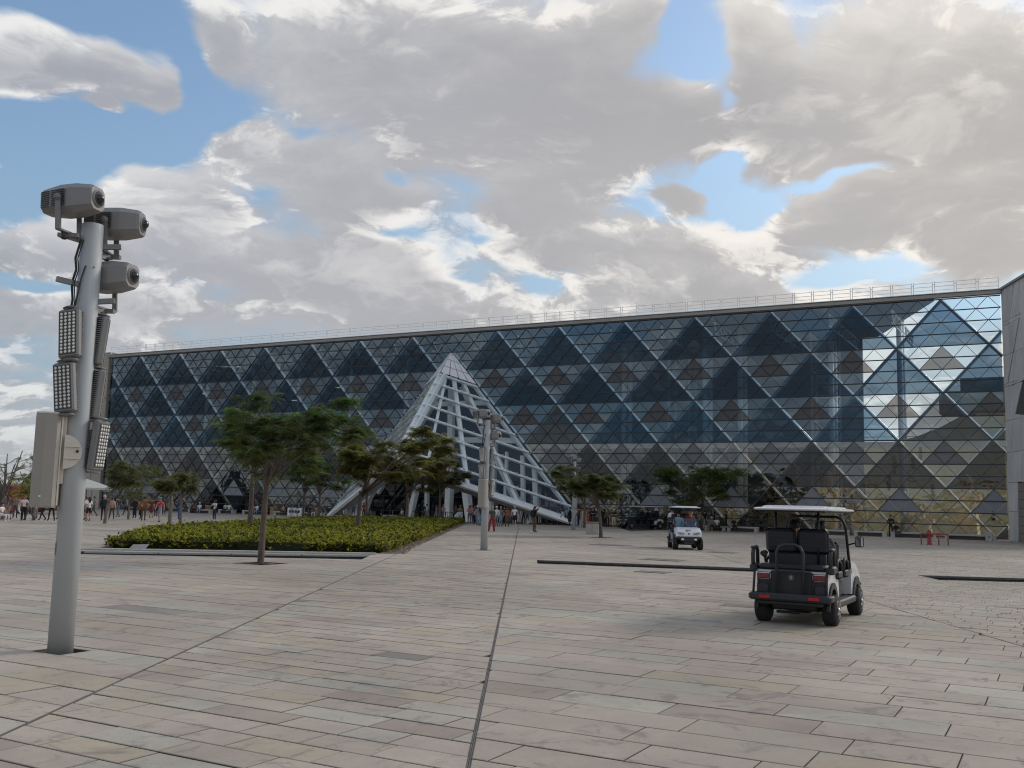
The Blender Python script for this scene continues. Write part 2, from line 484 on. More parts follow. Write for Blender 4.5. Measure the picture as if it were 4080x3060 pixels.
def build_plaza():
    stone = stone_mat()
    bed = mat('joint_bed', (.055, .045, .038), .95, var=.3, scale=2)
    gm = mat('far_ground', (.30, .26, .21), .95, var=.2, scale=.05)
    mb = MB(); mb.face([(-3000, -400, -.22), (3000, -400, -.22), (3000, 4500, -.22), (-3000, 4500, -.22)])
    tag(mb.obj('ground', gm), kind='structure')
    P = FL + N * 0.0
    org = Vector((0, 0))
    Uv = Vector((U.x, U.y)); Nv = Vector((-N.x, -N.y))       # Nv points away from the camera
    D = (FL.xy).dot(Nv)                                      # distance of the glass front
    slabs = []
    aA, nA = joint(JA); aB, nB = joint(JB); aC, nC = joint(JC)
    S0 = (FL.xy).dot(Uv)
    def zone(kind, v0, v1, h, lmin, lmax, x0, x1, clips, gap):
        v = v0
        while v < v1:
            hh = h * R.uniform(.97, 1.03)
            # cull rows outside the picture: keep those whose strip meets the view wedge
            x = x0 - R.uniform(0, lmax)
            while x < x1:
                L = R.uniform(lmin, lmax)
                c = Uv * (x + L / 2) + Nv * (v + hh / 2)
                if c.y > 3.0 and -.62 * c.y - 4 < c.x < .60 * c.y + 4 and (v < D + 1.0 or x + L < S0 - 3):
                    gx, gv = gap * .34, gap * .68
                    q = [Uv * (x + gx) + Nv * (v + gv), Uv * (x + L - gx) + Nv * (v + gv), Uv * (x + L - gx) + Nv * (v + hh - gv), Uv * (x + gx) + Nv * (v + hh - gv)]
                    q = [tuple(p) for p in q]
                    for a, nn, k in clips:
                        q = clip(q, a, nn, k)
                        if len(q) < 3: break
                    if len(q) >= 3 and abs(area(q)) > .01: slabs.append((q, gap, (c.x ** 2 + c.y ** 2) ** .5))
                x += L
            v += hh
    off = 0.014
    def sh(a, nn, s): return ((a[0] + nn[0] * s, a[1] + nn[1] * s), nn)
    # joint() gives a normal pointing left of the direction away from the camera
    zone('left', 2, D + 45, .62, .9, 1.9, -170, 70, [(*sh(aA, nA, off), 1)], .010)
    zone('mid', 2, D + 1, .40, .5, 1.0, -90, 60, [(*sh(aA, nA, -off), -1), (*sh(aB, nB, off), 1)], .010)
    zone('right', 2, D + 1, .60, .85, 1.75, -60, 90, [(*sh(aB, nB, -off), -1), (*sh(aC, nC, off), 1)], .010)
    zone('far_right', 2, D + 1, .34, .42, .62, -30, 110, [(*sh(aC, nC, -off), -1)], .008)
    out = []
    for q, gap, dist in slabs:
        ps = [ccw(q)]
        for h in HOLES:
            ps = subtract(ps, h)
            if not ps: break
        for p in ps:
            g = .0015
            p = inset(p, g)
            if len(p) >= 3 and abs(area(p)) > .004: out.append((p, dist))
    out.sort(key=lambda e: e[1])
    root = thing('plaza_paving', None, None, kind='structure')
    def vis(p):
        cx = sum(a[0] for a in p) / len(p); cy = sum(a[1] for a in p) / len(p)
        return cy > 7.0 and abs(cx) < .53 * cy + .8
    n = 0; far = MB(); farc = []
    def emit(mb, p, z):
        p = ccw(p); k = len(p); b = .008
        i2 = inset(p, b)
        vs = [(x, y, -.14) for x, y in p] + [(x, y, z - .004) for x, y in p]
        fs = [(i, (i + 1) % k, k + (i + 1) % k, k + i) for i in range(k)]
        if len(i2) == k:
            # keep ring order aligned
            o = min(range(k), key=lambda j: (i2[j][0] - p[0][0]) ** 2 + (i2[j][1] - p[0][1]) ** 2)
            i2 = i2[o:] + i2[:o]
            vs += [(x, y, z) for x, y in i2]
            fs += [(k + i, k + (i + 1) % k, 2 * k + (i + 1) % k, 2 * k + i) for i in range(k)] + [tuple(range(2 * k, 3 * k))]
        else: fs += [tuple(range(k, 2 * k))]
        mb._add(vs, fs); return k, len(fs) - 1
    def edgecol(k, tint):
        a, b = k; side = (.11, .092, .078); ch = tuple(c * .70 for c in tint)
        return [side] * a + ([ch] * (b - a)) + [tint]
    for p, dist in out:
        tint = slab_tint(); z = R.uniform(-.003, .003) if dist < 60 else 0
        if n < 296 and vis(p) and abs(area(p)) > .08:
            mb = MB(); k = emit(mb, p, z); o = mb.obj('slab', stone, root); setcol(o.data, 'tint', edgecol(k, tint)); n += 1
        else:
            k = emit(far, p, z); farc += edgecol(k, tint)
    o = far.obj('paving_field', stone, root); tag(o, kind='stuff'); setcol(o.data, 'tint', farc)
    # bed below the joints, cut away under the slots
    cells = [[(-150, 1.0), (150, 1.0), (150, 170), (-150, 170)]]
    for k in ('left', 'middle', 'right'): cells = subtract(cells, SLOT[k])
    cells = subtract(cells, HOLES[3])
    mb = MB()
    for p in cells: mb.face([(x, y, -.016) for x, y in ccw(p)])
    mb.obj('bedding', bed, root)
    # metal strips in the long joints
    steel = mat('joint_strip', (.15, .13, .115), .55, .2, var=.3)
    for J in (JA, JB, JC):
        a, b = Vector(J[0]), Vector(J[1]); d = (b - a).normalized()
        p, q = a - d * 12, b + d * (30 if J is not JC else 40)
        nn = Vector((-d.y, d.x)) * .007
        mb = MB()
        for sgn in (-1, 1):
            mb.bar((*(p + nn * sgn), -.006), (*(q + nn * sgn), -.006), .010, .014)
        mb.obj('joint_strip', steel, root)
    # slots: walls, floor and pale kerb
    dark = mat('slot_wall', (.10, .10, .095), .6, var=.35, scale=6); kerbm = mat('kerb_stone', (.42, .41, .39), .7, var=.15, scale=3, bump=.2)
    water = mat('slot_floor', (.018, .02, .022), .12, spec=.6)
    for key, poly in SLOT.items():
        root2 = thing('water_channel', {'left': 'long narrow sunken water channel along the front edge of the green hedge bed', 'middle': 'long narrow sunken water channel behind and left of the near golf cart', 'right': 'sunken water channel with pointed end at the right edge behind the near golf cart'}[key], 'water channel', (0, 0, 0), group='sunken water channels in the plaza paving')
        poly = ccw(poly)
        mb = MB(); mb.face([(x, y, -.17) for x, y in poly]); mb.obj('channel_floor', water, root2)
        k = len(poly); mb = MB()
        for i in range(k):
            a, b = poly[i], poly[(i + 1) % k]
            mb.face([(a[0], a[1], -.2), (b[0], b[1], -.2), (b[0], b[1], -.002), (a[0], a[1], -.002)])
        mb.obj('channel_wall', dark, root2)
        # far side: rounded dark pipe-like lip seen in the slot
        a, b = (Vector(poly[2]), Vector(poly[3]))
        far_edge = max(((Vector(poly[i]), Vector(poly[(i + 1) % k])) for i in range(k)), key=lambda e: (e[0] - e[1]).length * 1.0 + (e[0].y + e[1].y) * .2)
        a, b = far_edge; d = (b - a).normalized(); inn = Vector((-d.y, d.x)) * .05
        mb = MB(); L = (b - a).length; s = 0.02
        lip = []
        while s < L - .1:
            e = min(s + 2.4, L - .05)
            p0 = a + d * s + inn; p1 = a + d * (e - .03) + inn
            m2 = MB(); m2.bar((*p0, -.035), (*p1, -.035), .09, .055); m2.obj('channel_lip', kerbm if key == 'left' else dark, root2)
            s = e + 0.0
            if e >= L - .06: break
build_plaza()

# ------------------------------------------------------------------ the glass front
AX = 52.85                      # s of the entrance axis
PW, RH, Z0 = 1.766, .9735, .15  # width of a small triangle, height of a row, plinth
NR = 20
TOPZ = Z0 + NR * RH
def build_front():
    root = thing('glass_museum_building', 'long glass fronted building with triangular panes and dark pyramid pattern behind the plaza', 'building')
    tints = {
        'clear': glass('glass_clear', (.78, .89, .95), .135, rcol=(.66, .84, 1.0)),
        'clearlow': glass('glass_clear_low', (.76, .77, .70), .14, wavy=.5, rcol=(.95, .97, 1.0)),
        'navy': glass('glass_navy', (.15, .23, .31), .050, rcol=(.52, .75, 1.0)),
        'blue': glass('glass_blue', (.21, .33, .44), .068, rcol=(.50, .75, 1.0)),
        'greyd': glass('glass_grey', (.26, .28, .30), .06, rcol=(.8, .9, 1.0)),
        'dark': glass('glass_smoke', (.18, .18, .19), .055, wavy=.4),
    }
    brown = mat('fritted_brown', (.135, .128, .130), .45, var=.12, scale=1.5)
    greyp = mat('fritted_grey', (.20, .20, .205), .4, var=.12, scale=1.2)
    solid = mat('solid_triangle', (.215, .22, .24), .5, var=.08, scale=.8)
    for mm in (brown, greyp):
        t = NT(mm.node_tree); o = [n for n in mm.node_tree.nodes if n.type == 'OUTPUT_MATERIAL'][0]; pr = [n for n in mm.node_tree.nodes if n.type == 'BSDF_PRINCIPLED'][0]
        tr = t.new('ShaderNodeBsdfTransparent'); mx = t.new('ShaderNodeMixShader'); mx.inputs[0].default_value = .50 if mm is brown else .80
        t.l.new(tr.outputs[0], mx.inputs[1]); t.l.new(pr.outputs[0], mx.inputs[2]); t.l.new(mx.outputs[0], o.inputs[0])
    opaque = {'brown': brown, 'grey': greyp, 'solid': solid}
    mats = dict(tints); mats.update(opaque)
    def kindof(a, row, up):
        """a = distance from the axis in panel widths (centroid), row counted from the base"""
        band = row // 4; r = row % 4                    # r = 0 is the lowest row of the band
        # apex columns at the top of a band: band 4 -> 3 + 4k, then shifted by two panels each band down
        ph = 3 if (4 - band) % 2 == 0 else 1
        k = round((a - ph) / 4.0); x = abs(a - (ph + 4 * k))
        big = x < (4 - r - .5) / 2 - .12 if True else 0   # inside the big upward triangle
        # size two triangle with the same apex, rows 2..3 of the band
        ph2 = 1 if ph == 3 else 3
        k2 = round((a - ph2) / 4.0); x2 = abs(a - (ph2 + 4 * k2))
        small = r >= 2 and x2 < (4 - r - .5) / 2 - .12
        small2 = r >= 2 and x < (4 - r - .5) / 2 - .12
        h = math.sin(k * 12.9 + band * 7.7) * 43758.5; h -= math.floor(h)
        if band == 4: return 'navy' if big else 'clear'
        if band == 3: return 'navy' if big else ('brown' if small else 'clear')
        if band == 2: return 'blue' if big and h > .3 else ('greyd' if big else ('brown' if small else 'clear'))
        if band == 1: return 'dark' if big and h > .35 else ('grey' if small else 'clearlow')
        return 'solid' if small else ('dark' if big and h > .35 else 'clearlow')
    panes = []
    for row in range(NR):
        z0, z1 = Z0 + row * RH, Z0 + (row + 1) * RH
        for i in range(-64, 64):
            # node columns alternate by half a panel with the row; the pattern is mirrored about the axis
            sh = .5 if row % 2 == 0 else 0.0
            for up in (0, 1):
                c = (i + sh) if up else (i + .5 + sh)        # centre column in panels of this triangle
                if up: tri = [(c - .5, z0), (c + .5, z0), (c, z1)]
                else: tri = [(c - .5, z1), (c, z0), (c + .5, z1)]
                # triangular lattice: at row boundary k nodes sit at integers + (k%2)/2 + .5*((18-k)%2)
                tri = [(x * PW + AX, z) for x, z in tri]
                cs = AX + c * PW
                if max(p[0] for p in tri) < 0 or min(p[0] for p in tri) > FLEN: continue
                poly = clip(tri, (0.02, 0), (1, 0), 1); poly = clip(poly, (FLEN - .02, 0), (1, 0), -1) if poly else poly
                if len(poly) < 3: continue
                # opening of the entrance wedge below the canopy line
                half = (18 - (row + .5)) * .5
                if abs(c) < half + (.0 if up else .0) and row < 18: continue
                panes.append((poly, kindof(abs(c), row, up), cs, (z0 + z1) / 2))
    d3 = .0
    order = sorted(range(len(panes)), key=lambda i: -panes[i][2])     # nearest (largest) at the right end
    single = set([i for i in order if abs(area(panes[i][0])) > .5][:300])
    bulk = {}
    jr = random.Random(12)
    for i, (poly, kd, cs, cz) in enumerate(panes):
        ja, jb = jr.gauss(0, .0035), jr.gauss(0, .0035)
        pts = [FP(x, z, (x - cs) * ja + (z - cz) * jb) for x, z in inset(poly, .02) or poly]
        if i in single:
            mb = MB()
            if kd in opaque: mb.prism([p - N * .02 for p in pts], N * .03)
            else: mb.face(pts)
            mb.obj('pane', mats[kd], root)
        else: bulk.setdefault(kd, []).append(pts)
    keys = list(bulk); mb = MB()
    for j, kd in enumerate(keys):
        mb.cur = j
        for pts in bulk[kd]:
            if kd in opaque: mb.prism([p - N * .02 for p in pts], N * .03)
            else: mb.face(pts)
    o = mb.obj('pane_field', [mats[k] for k in keys], root); tag(o, kind='stuff')
    # thin dark mullions outside: horizontals and both diagonals
    mull = mat('mullion', (.030, .036, .044), .4, .3)
    mb = MB()
    def wedge_in(x, z): return abs(x - AX) < (18 - (z - Z0) / RH) * .5 * PW - .05
    for k in range(NR + 1):
        z = Z0 + k * RH; hw = max(0, (18 - k) * .5 * PW)
        for a, b in ((0, AX - hw), (AX + hw, FLEN)):
            if hw == 0 and a: continue
            if hw == 0: b = FLEN
            mb.bar(FP(a, z, .035), FP(b, z, .035), .075, .085)
    for row in range(NR):
        z0, z1 = Z0 + row * RH, Z0 + (row + 1) * RH; sh = .5 if row % 2 == 0 else 0.0
        for i in range(-64, 64):
            c = i + sh
            for sgn in (-1, 1):
                x0 = AX + (c + .5 * sgn) * PW; x1 = AX + c * PW
                if not (0 < x0 < FLEN and 0 < x1 < FLEN): continue
                xm = (x0 + x1) / 2
                if abs(xm - AX) < (18 - (row + .5)) * .5 * PW - .2: continue
                # solid triangles have no bars across them
                kd = [kindof(abs((xm - AX) / PW + e), row, 1) for e in (-.12, .12)]
                if kd[0] == kd[1] == 'solid': continue
                mb.bar(FP(x0, z0, .03), FP(x1, z1, .03), .036, .07, up=N)
    o = mb.obj('mullion_grid', mull, root); tag(o, kind='stuff')
    # big tubes of the diamond frame just behind the glass
    tube = mat('frame_tube', (.86, .87, .87), .32, .15, var=.1, scale=.6)
    def diag(sd, c0, sgn):
        "line through column c0 (panels from the axis) at the top row 20; sgn +1 runs outwards going down"
        pts = []
        # clip to the half of the front on this side, rows 0..20
        t0, t1 = 0.0, 20.0
        def xs(t): return c0 + sgn * t * .5
        lim = (FLEN - AX) / PW if sd > 0 else AX / PW
        if sgn > 0:
            if c0 < 0: t0 = -c0 * 2
            if xs(20) > lim: t1 = (lim - c0) * 2
        else:
            if c0 > lim: t0 = (c0 - lim) * 2
            if xs(20) < 0: t1 = c0 * 2
        # the entrance wedge |x| < (18-row)/2, row = 20 - t  ->  |x| < (t-2)/2
        if sgn < 0: t1 = min(t1, c0 + 1)
        elif c0 < -1.01: return
        if t1 - t0 < .2: return
        a = FP(AX + sd * xs(t0) * PW, Z0 + (20 - t0) * RH, -.38); b = FP(AX + sd * xs(t1) * PW, Z0 + (20 - t1) * RH, -.38)
        m2 = MB(); m2.tube([a, b], .14, 8); m2.obj('frame_tube', tube, root)
    for sd in (-1, 1):
        for k in range(-1, 11):
            c0 = 3 + 4 * k
            diag(sd, c0, 1); diag(sd, c0, -1)
    # short brackets from the tubes to the glass at the lattice nodes
    # roof edge, gutter and parapet
    grey = mat('roof_edge', (.36, .34, .32), .6, var=.1, scale=.6)
    mb = MB(); mb.bar(FP(-.3, TOPZ + .22, .25), FP(FLEN + .1, TOPZ + .22, .25), .5, .28); mb.obj('roof_edge', grey, root)
    pale = mat('roof_flashing', (.62, .62, .60), .5)
    mb = MB(); mb.bar(FP(-.3, TOPZ + .43, .30), FP(FLEN + .1, TOPZ + .43, .30), .60, .05); mb.obj('roof_flashing', pale, root)
    # interior: dark hall with a ceiling, a floor band at mid height, columns and a back wall
    hall = mat('hall_wall', (.19, .215, .25), .9, var=.3, scale=.2)
    ceil = mat('hall_ceiling', (.17, .175, .18), .9)
    slabm = mat('floor_edge', (.55, .57, .56), .6)
    deep = 17.0
    mb = MB()
    open_s = FLEN - 13.5
    mb.prism([FP(0, 0, -deep), FP(open_s, 0, -deep), FP(open_s, TOPZ + .1, -deep), FP(0, TOPZ + .1, -deep)], -N * .4)
    mb.obj('back_wall', hall, root)
    mb = MB(); mb.prism([FP(0, TOPZ + .02, -.6), FP(FLEN - 5, TOPZ + .02, -.6), FP(FLEN - 12, TOPZ + .02, -deep), FP(0, TOPZ + .02, -deep)], UZ * .35); mb.obj('hall_roof', ceil, root)
    mb = MB(); mb.prism([FP(0, .02, -.3), FP(FLEN, .02, -.3), FP(FLEN, .02, -44), FP(0, .02, -44)], -UZ * .2); mb.obj('hall_floor', mat('hall_floor', (.16, .15, .14), .4, var=.2, scale=.4), root)
    zmid = Z0 + 8 * RH
    mb = MB()
    for a, b in ((0, AX - 5.2 * PW), (AX + 5.2 * PW, FLEN)):
        mb.bar(FP(a, zmid - .25, -.9), FP(b, zmid - .25, -.9), .5, .42)
    mb.obj('floor_edge', slabm, root)
    mb = MB()
    for a, b in ((0, AX - 5 * PW), (AX + 5 * PW, open_s)): mb.prism([FP(a, zmid - .1, -9), FP(b, zmid - .1, -9), FP(b, zmid - .1, -deep), FP(a, zmid - .1, -deep)], -UZ * .35)
    mb.obj('upper_floor', ceil, root)
    mb = MB()
    for s0 in (0,): mb.prism([FP(0, 0, -.2), FP(0, 0, -deep), FP(0, TOPZ, -deep), FP(0, TOPZ, -.2)], -U * .4)
    mb.obj('end_wall', hall, root)
    colm = mat('hall_column', (.70, .73, .74), .5)
    for s in (11.5, 19.5, 27, 35, 43, 70, 78.5, 82, 90.5, 96.5):
        for dd in ((-6.0,) if s < 60 else (-6.0, -7.6)):
            m2 = MB(); m2.tube([FP(s, 0, dd), FP(s, TOPZ, dd)], .26, 10); m2.obj('hall_column', colm, root)
    # roof trusses seen through the top panes
    trm = mat('truss', (.68, .70, .70), .5, .1)
    for s in np.arange(3, FLEN - 5, 5.2):
        m2 = MB(); a = FP(s, TOPZ - .5, -1.0); b = FP(s, TOPZ - .5, -15); m2.bar(a, b, .16); a2 = FP(s, TOPZ - 1.5, -1.0); b2 = FP(s, TOPZ - 1.5, -15); m2.bar(a2, b2, .14)
        for j in range(8):
            m2.bar(a.lerp(b, j / 8), a2.lerp(b2, (j + .5) / 8), .08); m2.bar(a2.lerp(b2, (j + .5) / 8), a.lerp(b, (j + 1) / 8), .08)
        m2.obj('roof_truss', trm, root)
    lamp = mat('hall_lamp', (.8, .8, .8), .4, emit=(1, .93, .8, .9))
    for s, z, d, w in ((13.8, TOPZ - 1.0, -5, 2.6), (9.5, TOPZ - 4.2, -7, .4), (24, TOPZ - 5.4, -8, .6), (31, TOPZ - 4, -8, .5), (47, 8.9, -7, .5)):
        m2 = MB(); m2.bar(FP(s, z, d), FP(s + w, z, d - w * .6), .35, .1); m2.obj('hall_lamp', lamp, root)
    # lattice tower (lift shaft) near the open right end
    tm = mat('lift_tower', (.33, .37, .40), .4, .2)
    for s0, dd in ((88, -9.5), (73.5, -9.5)):
        m2 = MB(); w = 2.2
        cs = [(s0, dd), (s0 + w, dd), (s0 + w, dd - w), (s0, dd - w)]
        for (a, b) in cs: m2.bar(FP(a, 0, b), FP(a, TOPZ, b), .22)
        z = 1.0
        while z < TOPZ - 2.4:
            for i in range(4):
                a, b = cs[i], cs[(i + 1) % 4]
                m2.bar(FP(a[0], z, a[1]), FP(b[0], z, b[1]), .12); m2.bar(FP(a[0], z, a[1]), FP(b[0], z + 2.4, b[1]), .10)
            z += 2.4
        m2.obj('lift_tower', tm, root)
    # golden blocks added behind the low panes, standing in for reflections in the glass
    st = mat('reflection_gold', (.72, .56, .34), .85, var=.25, scale=.8, bump=.3)
    rr = random.Random(5)
    for s in (3.0, 22, 25, 38, 66.5, 69.5, 74.5, 79, 81.2, 86, 90.4, 93, 98, 101.8):
        m2 = MB(); hh = rr.uniform(2.2, 6.2) if s > 60 else rr.uniform(1.2, 3); w = rr.uniform(1.1, 2.2)
        m2.box(FP(s, hh * .35, -4.6), (w, w * .8, hh * .7), rotz(FANG + rr.uniform(-.3, .3)), taper=.78)
        m2.ball(FP(s, hh * .82, -4.6), (w * .30, w * .3, hh * .16), 8, 5)
        m2.box(FP(s, hh * .62, -4.6), (w * 1.25, w * .5, hh * .14), rotz(FANG + rr.uniform(-.3, .3)))
        m2.obj('reflection_block', st, root)
    # glazed balustrade on the upper floor edge
    m2 = MB()
    for k in range(3): m2.bar(FP(AX + 9.5 * PW, zmid + .35 + k * .3, -8.6), FP(FLEN - .5, zmid + .35 + k * .3, -8.6), .05)
    m2.obj('balustrade', tm, root)
    return root
FRONT = build_front()

def build_railing():
    root = thing('roof_railing', 'white metal safety railing of repeated panels along the glass building roof', 'railing')
    wm = mat('railing_white', (.80, .80, .79), .45)
    n = 64; w = FLEN / n
    mb = MB(); z = 0.0
    for x in (.07, w - .10): mb.bar((x, 0, 0), (x, 0, 1.05), .05)
    for zz in (.30, .62, .95): mb.bar((.07, 0, zz), (w - .10, 0, zz), .032)
    mb.bar((-.10, 0, .78), (.07, 0, .78), .04); mb.bar((-.02, 0, 0), (-.02, .35, .0), .1)
    me = mb.mesh('railing_panel', wm)
    for i in range(n):
        link('railing_panel', me, root, FP(i * w, TOPZ + .46, .22), FANG)
build_railing()

# ------------------------------------------------------------------ entrance wedge (glazed half pyramid)
def build_entrance():
    root = thing('entrance_pyramid', 'glazed pyramid entrance with solid metal tip leaning out of the glass front', 'entrance')
    A = FP(AX, Z0 + 18 * RH, .12); L = FP(AX - 9 * PW, Z0, .12); Q = FP(AX + 9 * PW, Z0, .12)
    Cc = onplane(1567, 1830, A, U)
    print('C height', Cc.z, 'forward', (Cc - FL).dot(N))
    white = mat('white_steel', (.88, .90, .89), .42, var=.08, scale=.8)
    face_g = glass('entrance_glass', (.84, .88, .88), .045, .8)
    fit = mat('spider_fitting', (.75, .75, .75), .3, .8)
    capm = mat('cap_metal', (.84, .83, .87), .34, .0, var=.06)
    fr = [0, .17, .39, .65, 1.0]
    lv = [.215, .30, .40, .50, .60, .70, .80, .90, 1.0]
    for side, Bp in ((1, Q), (-1, L)):
        nrm = (Cc - A).cross(Bp - A).normalized()
        if nrm.dot(N) < 0: nrm = -nrm
        def P(t, w, off=0.0): return A + ((Cc - A) * (1 - w) + (Bp - A) * w) * t + nrm * off
        # solid cap of metal panels
        ct = [0.0, .075, .14, .205]; cw = [0, .25, .5, .75, 1.0]
        for i in range(3):
            for j in range(4):
                g = .004
                a0, a1 = ct[i] + g * .6, ct[i + 1] - g * .6; w0, w1 = cw[j] + .012, cw[j + 1] - .012
                pts = [P(a0, w0), P(a1, w0), P(a1, w1), P(a0, w1)] if i else [P(a0 + .004, (w0 + w1) / 2), P(a1, w0), P(a1, w1)]
                m2 = MB(); m2.prism([p + nrm * .02 for p in pts], nrm * .05); m2.obj('cap_panel', capm, root)
        m2 = MB(); m2.prism([P(0.004, .5), P(.203, 0), P(.203, 1)], nrm * .015); m2.obj('cap_backing', mat('cap_joint', (.1, .1, .11), .6), root)
        # beams parallel to the lower edge, glass in front of them
        for t in lv:
            th = .23 if t < 1 else .62
            m2 = MB(); m2.bar(P(t, 0.0, -.18 if t < 1 else -.3), P(t, 1, -.18 if t < 1 else -.3), .20 if t < 1 else .30, th, up=nrm if t < 1 else (A - Cc).normalized()); m2.obj('face_beam', white, root)
            if t < 1:
                m2 = MB(); m2.bar(P(t + .012, 0, .02), P(t + .012, 1, .02), .05, .05, up=nrm)
                K = int(4 + t * 14)
                for k in range(1, K):
                    m2.ball(P(t, k / K, .10), .075, 6, 4)
                o = m2.obj('glass_fitting', fit, root)
        for w in fr[:-1] + [.985]:
            m2 = MB(); wd = .42 if w in (0, .39) else (.30 if w < .9 else .24)
            m2.bar(P(.16, w, -.5), P(1.0, w, -.5), wd, .45, up=nrm); m2.obj('rib', white, root)
        for i in range(len(lv) - 1):
            for j in range(4):
                a0, a1, w0, w1 = lv[i] + .004, lv[i + 1] - .004, fr[j] + .006, fr[j + 1] - .006
                m2 = MB(); m2.face([P(a0, w0, .06), P(a1, w0, .06), P(a1, w1, .06), P(a0, w1, .06)]); m2.obj('pane', face_g, root)
        # grey underside band of the lower edge
        m2 = MB(); und = mat('soffit', (.26, .265, .28), .7)
        m2.prism([P(1.0, 0, -.55), P(1.0, 1, -.55), P(1.0, 1, -1.0) , P(1.0, 0, -1.6)], -UZ * .12); m2.obj('soffit', und, root)
    # main white frame standing in the plane of the front
    def onf(x, y, d=-.8): return onplane(x, y, FP(0, 0, d), N)
    def beam(a, b, w, h=None, nm='main_beam'):
        m2 = MB(); m2.bar(a, b, w, h or w, up=N); m2.obj(nm, white, root)
    beam(onf(1700, 1612), onf(1945, 1605), .5, .5); beam(onf(1735, 1752), onf(2080, 1756), .55, .5)
    beam(onf(1640, 1755), onf(1740, 1752), .55, .5)
    beam(onf(1800, 1545), onf(1792, 1960), .62, .5, 'main_column'); beam(onf(1968, 1690), onf(1958, 1965), .8, .5, 'main_column')
    beam(onf(2020, 1800), onf(2012, 2010), .30, .3, 'main_column'); beam(onf(2082, 1815), onf(2085, 2010), .42, .3, 'main_column'); beam(onf(2130, 1860), onf(2136, 2030), .5, .3, 'main_column')
    beam(onf(1770, 1530), onf(1500, 1960), .85, .5, 'main_column'); beam(onf(1843, 1540), onf(2060, 1995), .62, .5, 'main_column')
    # columns and fins down to the plaza
    def leg(px, py, tx, ty, w, d=1.2, nm='column'):
        m2 = MB(); a = onplane(px, py, FP(0, 0, d), N); b = onplane(tx, ty, FP(0, 0, d), N); a.z = 0.0
        m2.bar(a, b, w, w * 1.3, up=N); m2.obj(nm, white, root)
    leg(1630, 2072, 1665, 1925, .48); leg(1786, 2075, 1792, 1930, .60, .6); leg(1874, 2080, 1853, 1925, .62, .8); leg(2105, 2084, 2072, 1985, .60, .5)
    leg(1700, 2068, 1702, 1930, .35, -1.5); leg(1955, 2080, 1952, 1960, .5, -1)
    leg(1330, 2062, 1500, 1950, .25, .5, 'strut'); leg(1305, 2060, 1440, 1925, .3, .2, 'strut')
    m2 = MB(); q = [onplane(x, y, FP(0, 0, 1.5), N) for x, y in ((1398, 2064), (1442, 2064), (1470, 1985), (1508, 1925), (1500, 1905), (1462, 1945))]; q[0].z = q[1].z = 0
    m2.prism(q, -N * .7); m2.obj('fin', white, root)
    m2 = MB(); q = [onplane(x, y, FP(0, 0, .8), N) for x, y in ((1342, 2062), (1402, 2062), (1470, 1940), (1440, 1945))]; q[0].z = q[1].z = 0
    m2.prism(q, -N * .5); m2.obj('fin', mat('fin_grey', (.42, .42, .42), .5), root)
    # stone feet
    st = mat('foot_stone', (.40, .37, .33), .85, var=.12, scale=2, bump=.2)
    for x, y, w, h, dp in ((1370, 2060, 2.6, .75, 1.3), (1425, 2062, 1.6, .75, 1.4), (1460, 2062, 1.8, .75, 1.0), (1640, 2066, 1.3, .65, 1.0), (1795, 2070, 1.2, .6, 1.0), (1880, 2074, 1.6, .5, 1.0), (2105, 2083, 1.8, .55, 1.1)):
        p = G(x, y); m2 = MB(); m2.bbox((p.x, p.y, h / 2), (w, dp, h), rotz(FANG), .03); m2.obj('foot_block', st, root)
    # recessed doors: dark glazing and lit lobby pieces
    dk = mat('door_frame', (.05, .05, .055), .5)
    m2 = MB()
    for s in np.arange(AX - 7.5 * PW, AX + 7.6 * PW, 1.5): m2.bar(FP(s, 0, -5), FP(s, 4.2, -5), .1)
    m2.bar(FP(AX - 8 * PW, 4.2, -5), FP(AX + 8 * PW, 4.2, -5), .25); m2.bar(FP(AX - 8 * PW, 2.5, -5), FP(AX + 8 * PW, 2.5, -5), .12)
    m2.obj('door_frame', dk, root)
    m2 = MB(); m2.face([FP(AX - 8 * PW, 0, -5.05), FP(AX + 8 * PW, 0, -5.05), FP(AX + 8 * PW, 4.2, -5.05), FP(AX - 8 * PW, 4.2, -5.05)]); m2.obj('door_glass', glass('door_glass', (.12, .13, .14), .05), root)
    # dark grey inner wall that shows through the glass of the wedge
    gw = mat('inner_wall', (.17, .175, .185), .85, var=.15, scale=.3)
    m2 = MB(); m2.prism([FP(AX - 7.6 * PW, 4.4, -6), FP(AX + 7.6 * PW, 4.4, -6), FP(AX + 1, Z0 + 15.5 * RH, -6), FP(AX - 1, Z0 + 15.5 * RH, -6)], -N * .3); m2.obj('inner_wall', gw, root)
build_entrance()

